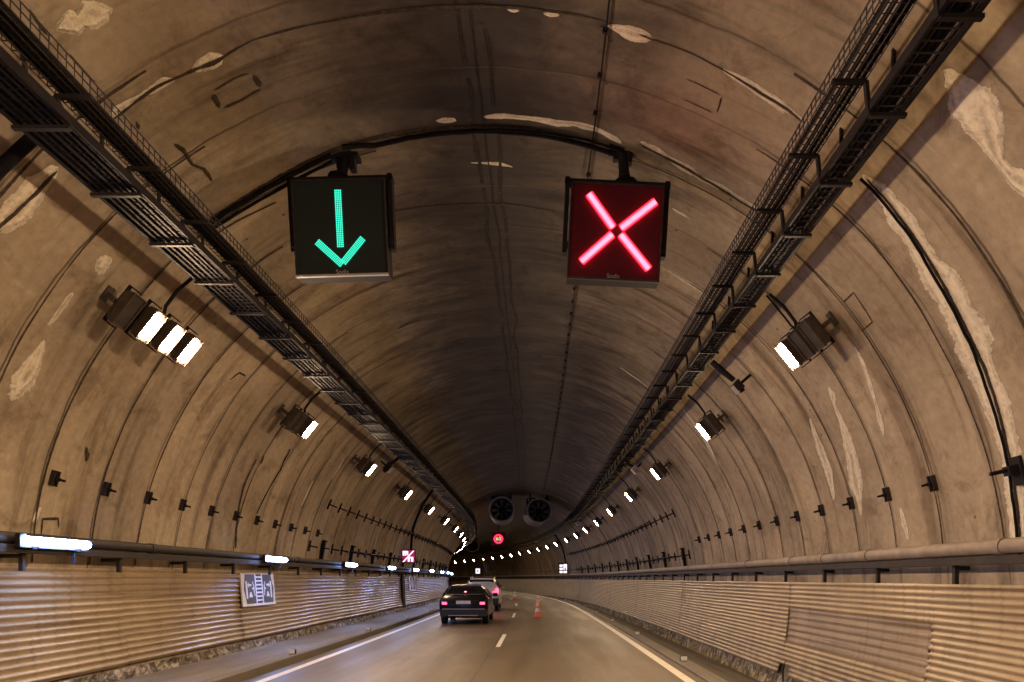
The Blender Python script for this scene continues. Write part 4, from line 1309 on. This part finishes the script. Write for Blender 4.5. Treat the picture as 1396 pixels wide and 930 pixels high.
# ------------------------------------------------------------------ cars
def car(m, label, paint, kind, tail=True):
    root = thing('car', m, label, 'car')
    # stations: y, bottom, half width low, waist z, half width waist, top z, half width top
    if kind == 'sedan':
        ST = [(0.00, .40, .74, .70, .80, .80, .72), (.05, .30, .82, .86, .86, .97, .74), (.16, .24, .86, .90, .885, 1.01, .74), (.42, .22, .87, .91, .89, 1.04, .72),
              (.72, .20, .88, .92, .89, 1.24, .62), (1.02, .20, .88, .92, .89, 1.385, .575), (1.35, .20, .88, .92, .89, 1.425, .57), (2.1, .20, .88, .92, .89, 1.43, .575),
              (2.75, .20, .88, .92, .89, 1.36, .58), (3.10, .20, .88, .92, .885, 1.17, .66), (3.42, .20, .88, .90, .88, .98, .74), (4.1, .22, .86, .82, .85, .87, .66), (4.42, .30, .78, .66, .76, .70, .58)]
        RW = [(-.66, .45, 1.055), (.66, .45, 1.055), (.545, 1.0, 1.37), (-.545, 1.0, 1.37)]
        SW = [(.60, 1.25, 1.06, 1.22), (.62, 2.62, 1.0, 1.30)]
        wr, L = .31, 4.42
    else:
        ST = [(0.00, .46, .78, .80, .84, .90, .80), (.04, .36, .86, .98, .90, 1.05, .84), (.12, .32, .90, 1.03, .92, 1.20, .80), (.30, .30, .91, 1.05, .93, 1.46, .70),
              (.50, .28, .92, 1.06, .93, 1.60, .64), (.85, .26, .92, 1.06, .93, 1.665, .63), (2.2, .26, .92, 1.06, .93, 1.68, .635), (2.8, .26, .92, 1.06, .93, 1.58, .64),
              (3.25, .26, .92, 1.05, .93, 1.28, .72), (3.5, .26, .92, 1.02, .92, 1.10, .78), (4.2, .28, .90, .94, .89, .99, .72), (4.5, .36, .82, .74, .80, .78, .62)]
        RW = [(-.70, .125, 1.13), (.70, .125, 1.13), (.60, .43, 1.57), (-.60, .43, 1.57)]
        SW = [(.60, 1.25, 1.06, 1.22), (.62, 2.62, 1.0, 1.30)]
        wr, L = .35, 4.5
    b = MB(); rings = []
    for y, zb, hl, zw, hw, zt, ht in ST:
        half = [(hl * .82, zb), (hl, zb + .10), (hw, (zb + zw) / 2 + .06), (hw * .985, zw), (ht + (hw * .97 - ht) * .18, zw + (zt - zw) * .72), (ht * .94, zt - .022), (ht * .6, zt)]
        pr = [(-x, z) for x, z in half][::-1] + half
        pr = [(x, z) for x, z in pr]
        rings.append(b.add([(x, y, z) for x, z in pr]))
    n = 14
    for a, c in zip(rings, rings[1:]):
        for k in range(n):
            k2 = (k + 1) % n; b.face((a + k, c + k, c + k2, a + k2))
    b.face([rings[0] + k for k in range(n)]); b.face([rings[-1] + k for k in range(n)][::-1])
    body = part(b, 'body', paint, root, 42)
    # rear window laid just outside the slope
    w = MB()
    nrm = (Vector(RW[1]) - Vector(RW[0])).cross(Vector(RW[3]) - Vector(RW[0])).normalized()
    if nrm.y > 0: nrm = -nrm
    pts = [Vector(p) + nrm * .02 for p in RW]
    w.poly(pts); part(w, 'rear_window', M['glass'], root)
    if kind == 'sedan':
        for p0, p1 in ((3, 2), (0, 1)):
            fr = MB(); fr.tube([Vector(RW[p0]) + nrm * .025, Vector(RW[p1]) + nrm * .025], .011, 5); part(fr, 'window_trim', M['chrome'], root)
    for sx in (-1, 1):
        w = MB()
        if kind == 'sedan':
            q = [(.70 + .165, .80, .97), (.70 + .165, 3.15, .97), (.665, 2.70, 1.30), (.655, 1.25, 1.34), (.69, 1.0, 1.27)]
        else:
            q = [(.905, .45, 1.11), (.905, 3.2, 1.10), (.725, 2.75, 1.50), (.72, .85, 1.57), (.74, .55, 1.50)]
        q = [(sx * (x + .022), y, z) for x, y, z in q]
        w.poly(q if sx < 0 else q[::-1]); part(w, 'side_window', M['glass'], root)
        mi = MB(); mi.box((sx * 1.0, 2.95 if kind == 'sedan' else 3.0, 1.02 if kind == 'sedan' else 1.16), (.20, .12, .14), None, .85); part(mi, 'mirror', paint, root)
        # tail lamps
        tl = MB()
        if kind == 'sedan':
            tl.box((sx * .68, .028, .765), (.17, .06, .085))
        else:
            tl.box((sx * .80, .03, 1.02), (.16, .07, .26)); tl.box((sx * .66, .022, .97), (.16, .05, .08))
        lens = part(tl, 'tail_light', M['tail'] if tail else M['trim'], root)
        for y in (.78, L - .85):
            wh = MB(); wh.lathe([(wr * .62, -.10), (wr * .95, -.105), (wr, -.08), (wr, .08), (wr * .95, .105), (wr * .62, .10)], 24, Matrix.Translation((sx * .76, y, wr)) @ Matrix.Rotation(rad(90), 4, 'Y'))
            tyre = part(wh, 'wheel', M['tyre'], root, 40)
            rm = MB(); rm.lathe([(.001, sx * .09), (wr * .3, sx * .075), (wr * .63, sx * .10)], 20, Matrix.Translation((sx * .76, y, wr)) @ Matrix.Rotation(rad(90), 4, 'Y'))
            kid(tyre, rm.build('rim', M['rim'], tyre, smooth=40))
    p = MB()
    if kind == 'sedan':
        p.box((0, .005, .80), (.52, .03, .115), Matrix.Rotation(rad(-6), 3, 'X')); part(p, 'number_plate', M['white'], root)
        t = MB(); t.box((0, -.012, .56), (1.52, .04, .025)); part(t, 'bumper_strip', M['chrome'], root)
        t = MB(); t.box((0, -.035, .33), (1.06, .03, .028)); part(t, 'bumper_strip', M['chrome'], root)
        bm = MB(); bm.box((0, .02, .42), (1.66, .10, .24), None, 1.02); part(bm, 'bumper', M['trim'], root)
        k = MB(); k.box((.02, .60, 1.17), (.07, .03, .035)); part(k, 'brake_light', M['brake'], root)
    else:
        p.box((0, -.012, .86), (.52, .03, .115)); part(p, 'number_plate', M['white'], root)
        bm = MB(); bm.box((0, .0, .50), (1.72, .12, .30), None, 1.03); part(bm, 'bumper', M['trim'], root)
        k = MB(); k.box((0, .47, 1.63), (1.20, .16, .03)); part(k, 'roof_spoiler', paint, root)
        for sx in (-1, 1):
            rr_ = MB(); rr_.tube([(sx * .60, .6, 1.70), (sx * .60, 2.6, 1.71)], .02, 6); part(rr_, 'roof_rail', M['chrome'], root)
    return root
car(frame(26.4, -2.70, .0), 'dark saloon car with lit red tail lights, last in the left lane', M['car_dark'], 'sedan')
car(frame(37.4, -2.78, .0), 'silver tall car with one bright tail light showing behind the dark saloon', M['car_silver'], 'suv')
car(frame(60, -2.72, .0), 'dark red car glowing at the rear, half hidden beyond the silver car', M['car_red'], 'sedan')
car(frame(84, -2.7, .0), 'distant dark tall car with only its roof showing over the saloon', M['car_dark'], 'suv')

# loose wire at the torn sheet corner
mb = MB()
mb.tube([P(14.05, 4.72, .10), P(14.02, 4.66, .02), P(14.0, 4.62, -.12), P(14.05, 4.64, -.30), P(14.0, 4.60, -.55)], .016, 6)
tag(mb.build('loose_wire', M['cable2'], None, frame(14, 4.65, -.2), smooth=60), 'short loose pale wire dangling from the torn corner of the right sheet', 'wire')

# pale mortar showing through the torn corner
mb = MB(); pr = None
for sx in frange(13.0, 14.5, .08):
    cur = mb.add([P(sx, CX + circ(z, 5.60) + .04 * noise.noise((sx * 3, z * 5, 2)), z) for z in (-.24, -.14, -.04, .06, .18, .30)])
    if pr is not None:
        for k in range(5): mb.face((pr + k, pr + k + 1, cur + k + 1, cur + k), [(sx - .08, k * .1), (sx - .08, k * .1 + .1), (sx, k * .1 + .1), (sx, k * .1)])
    pr = cur
tag(mb.build('mortar_patch', M['walk'], None, frame(13.7, 4.85, 0)), 'rough mortar patch showing through the torn corner of the right sheet', 'wall patch')
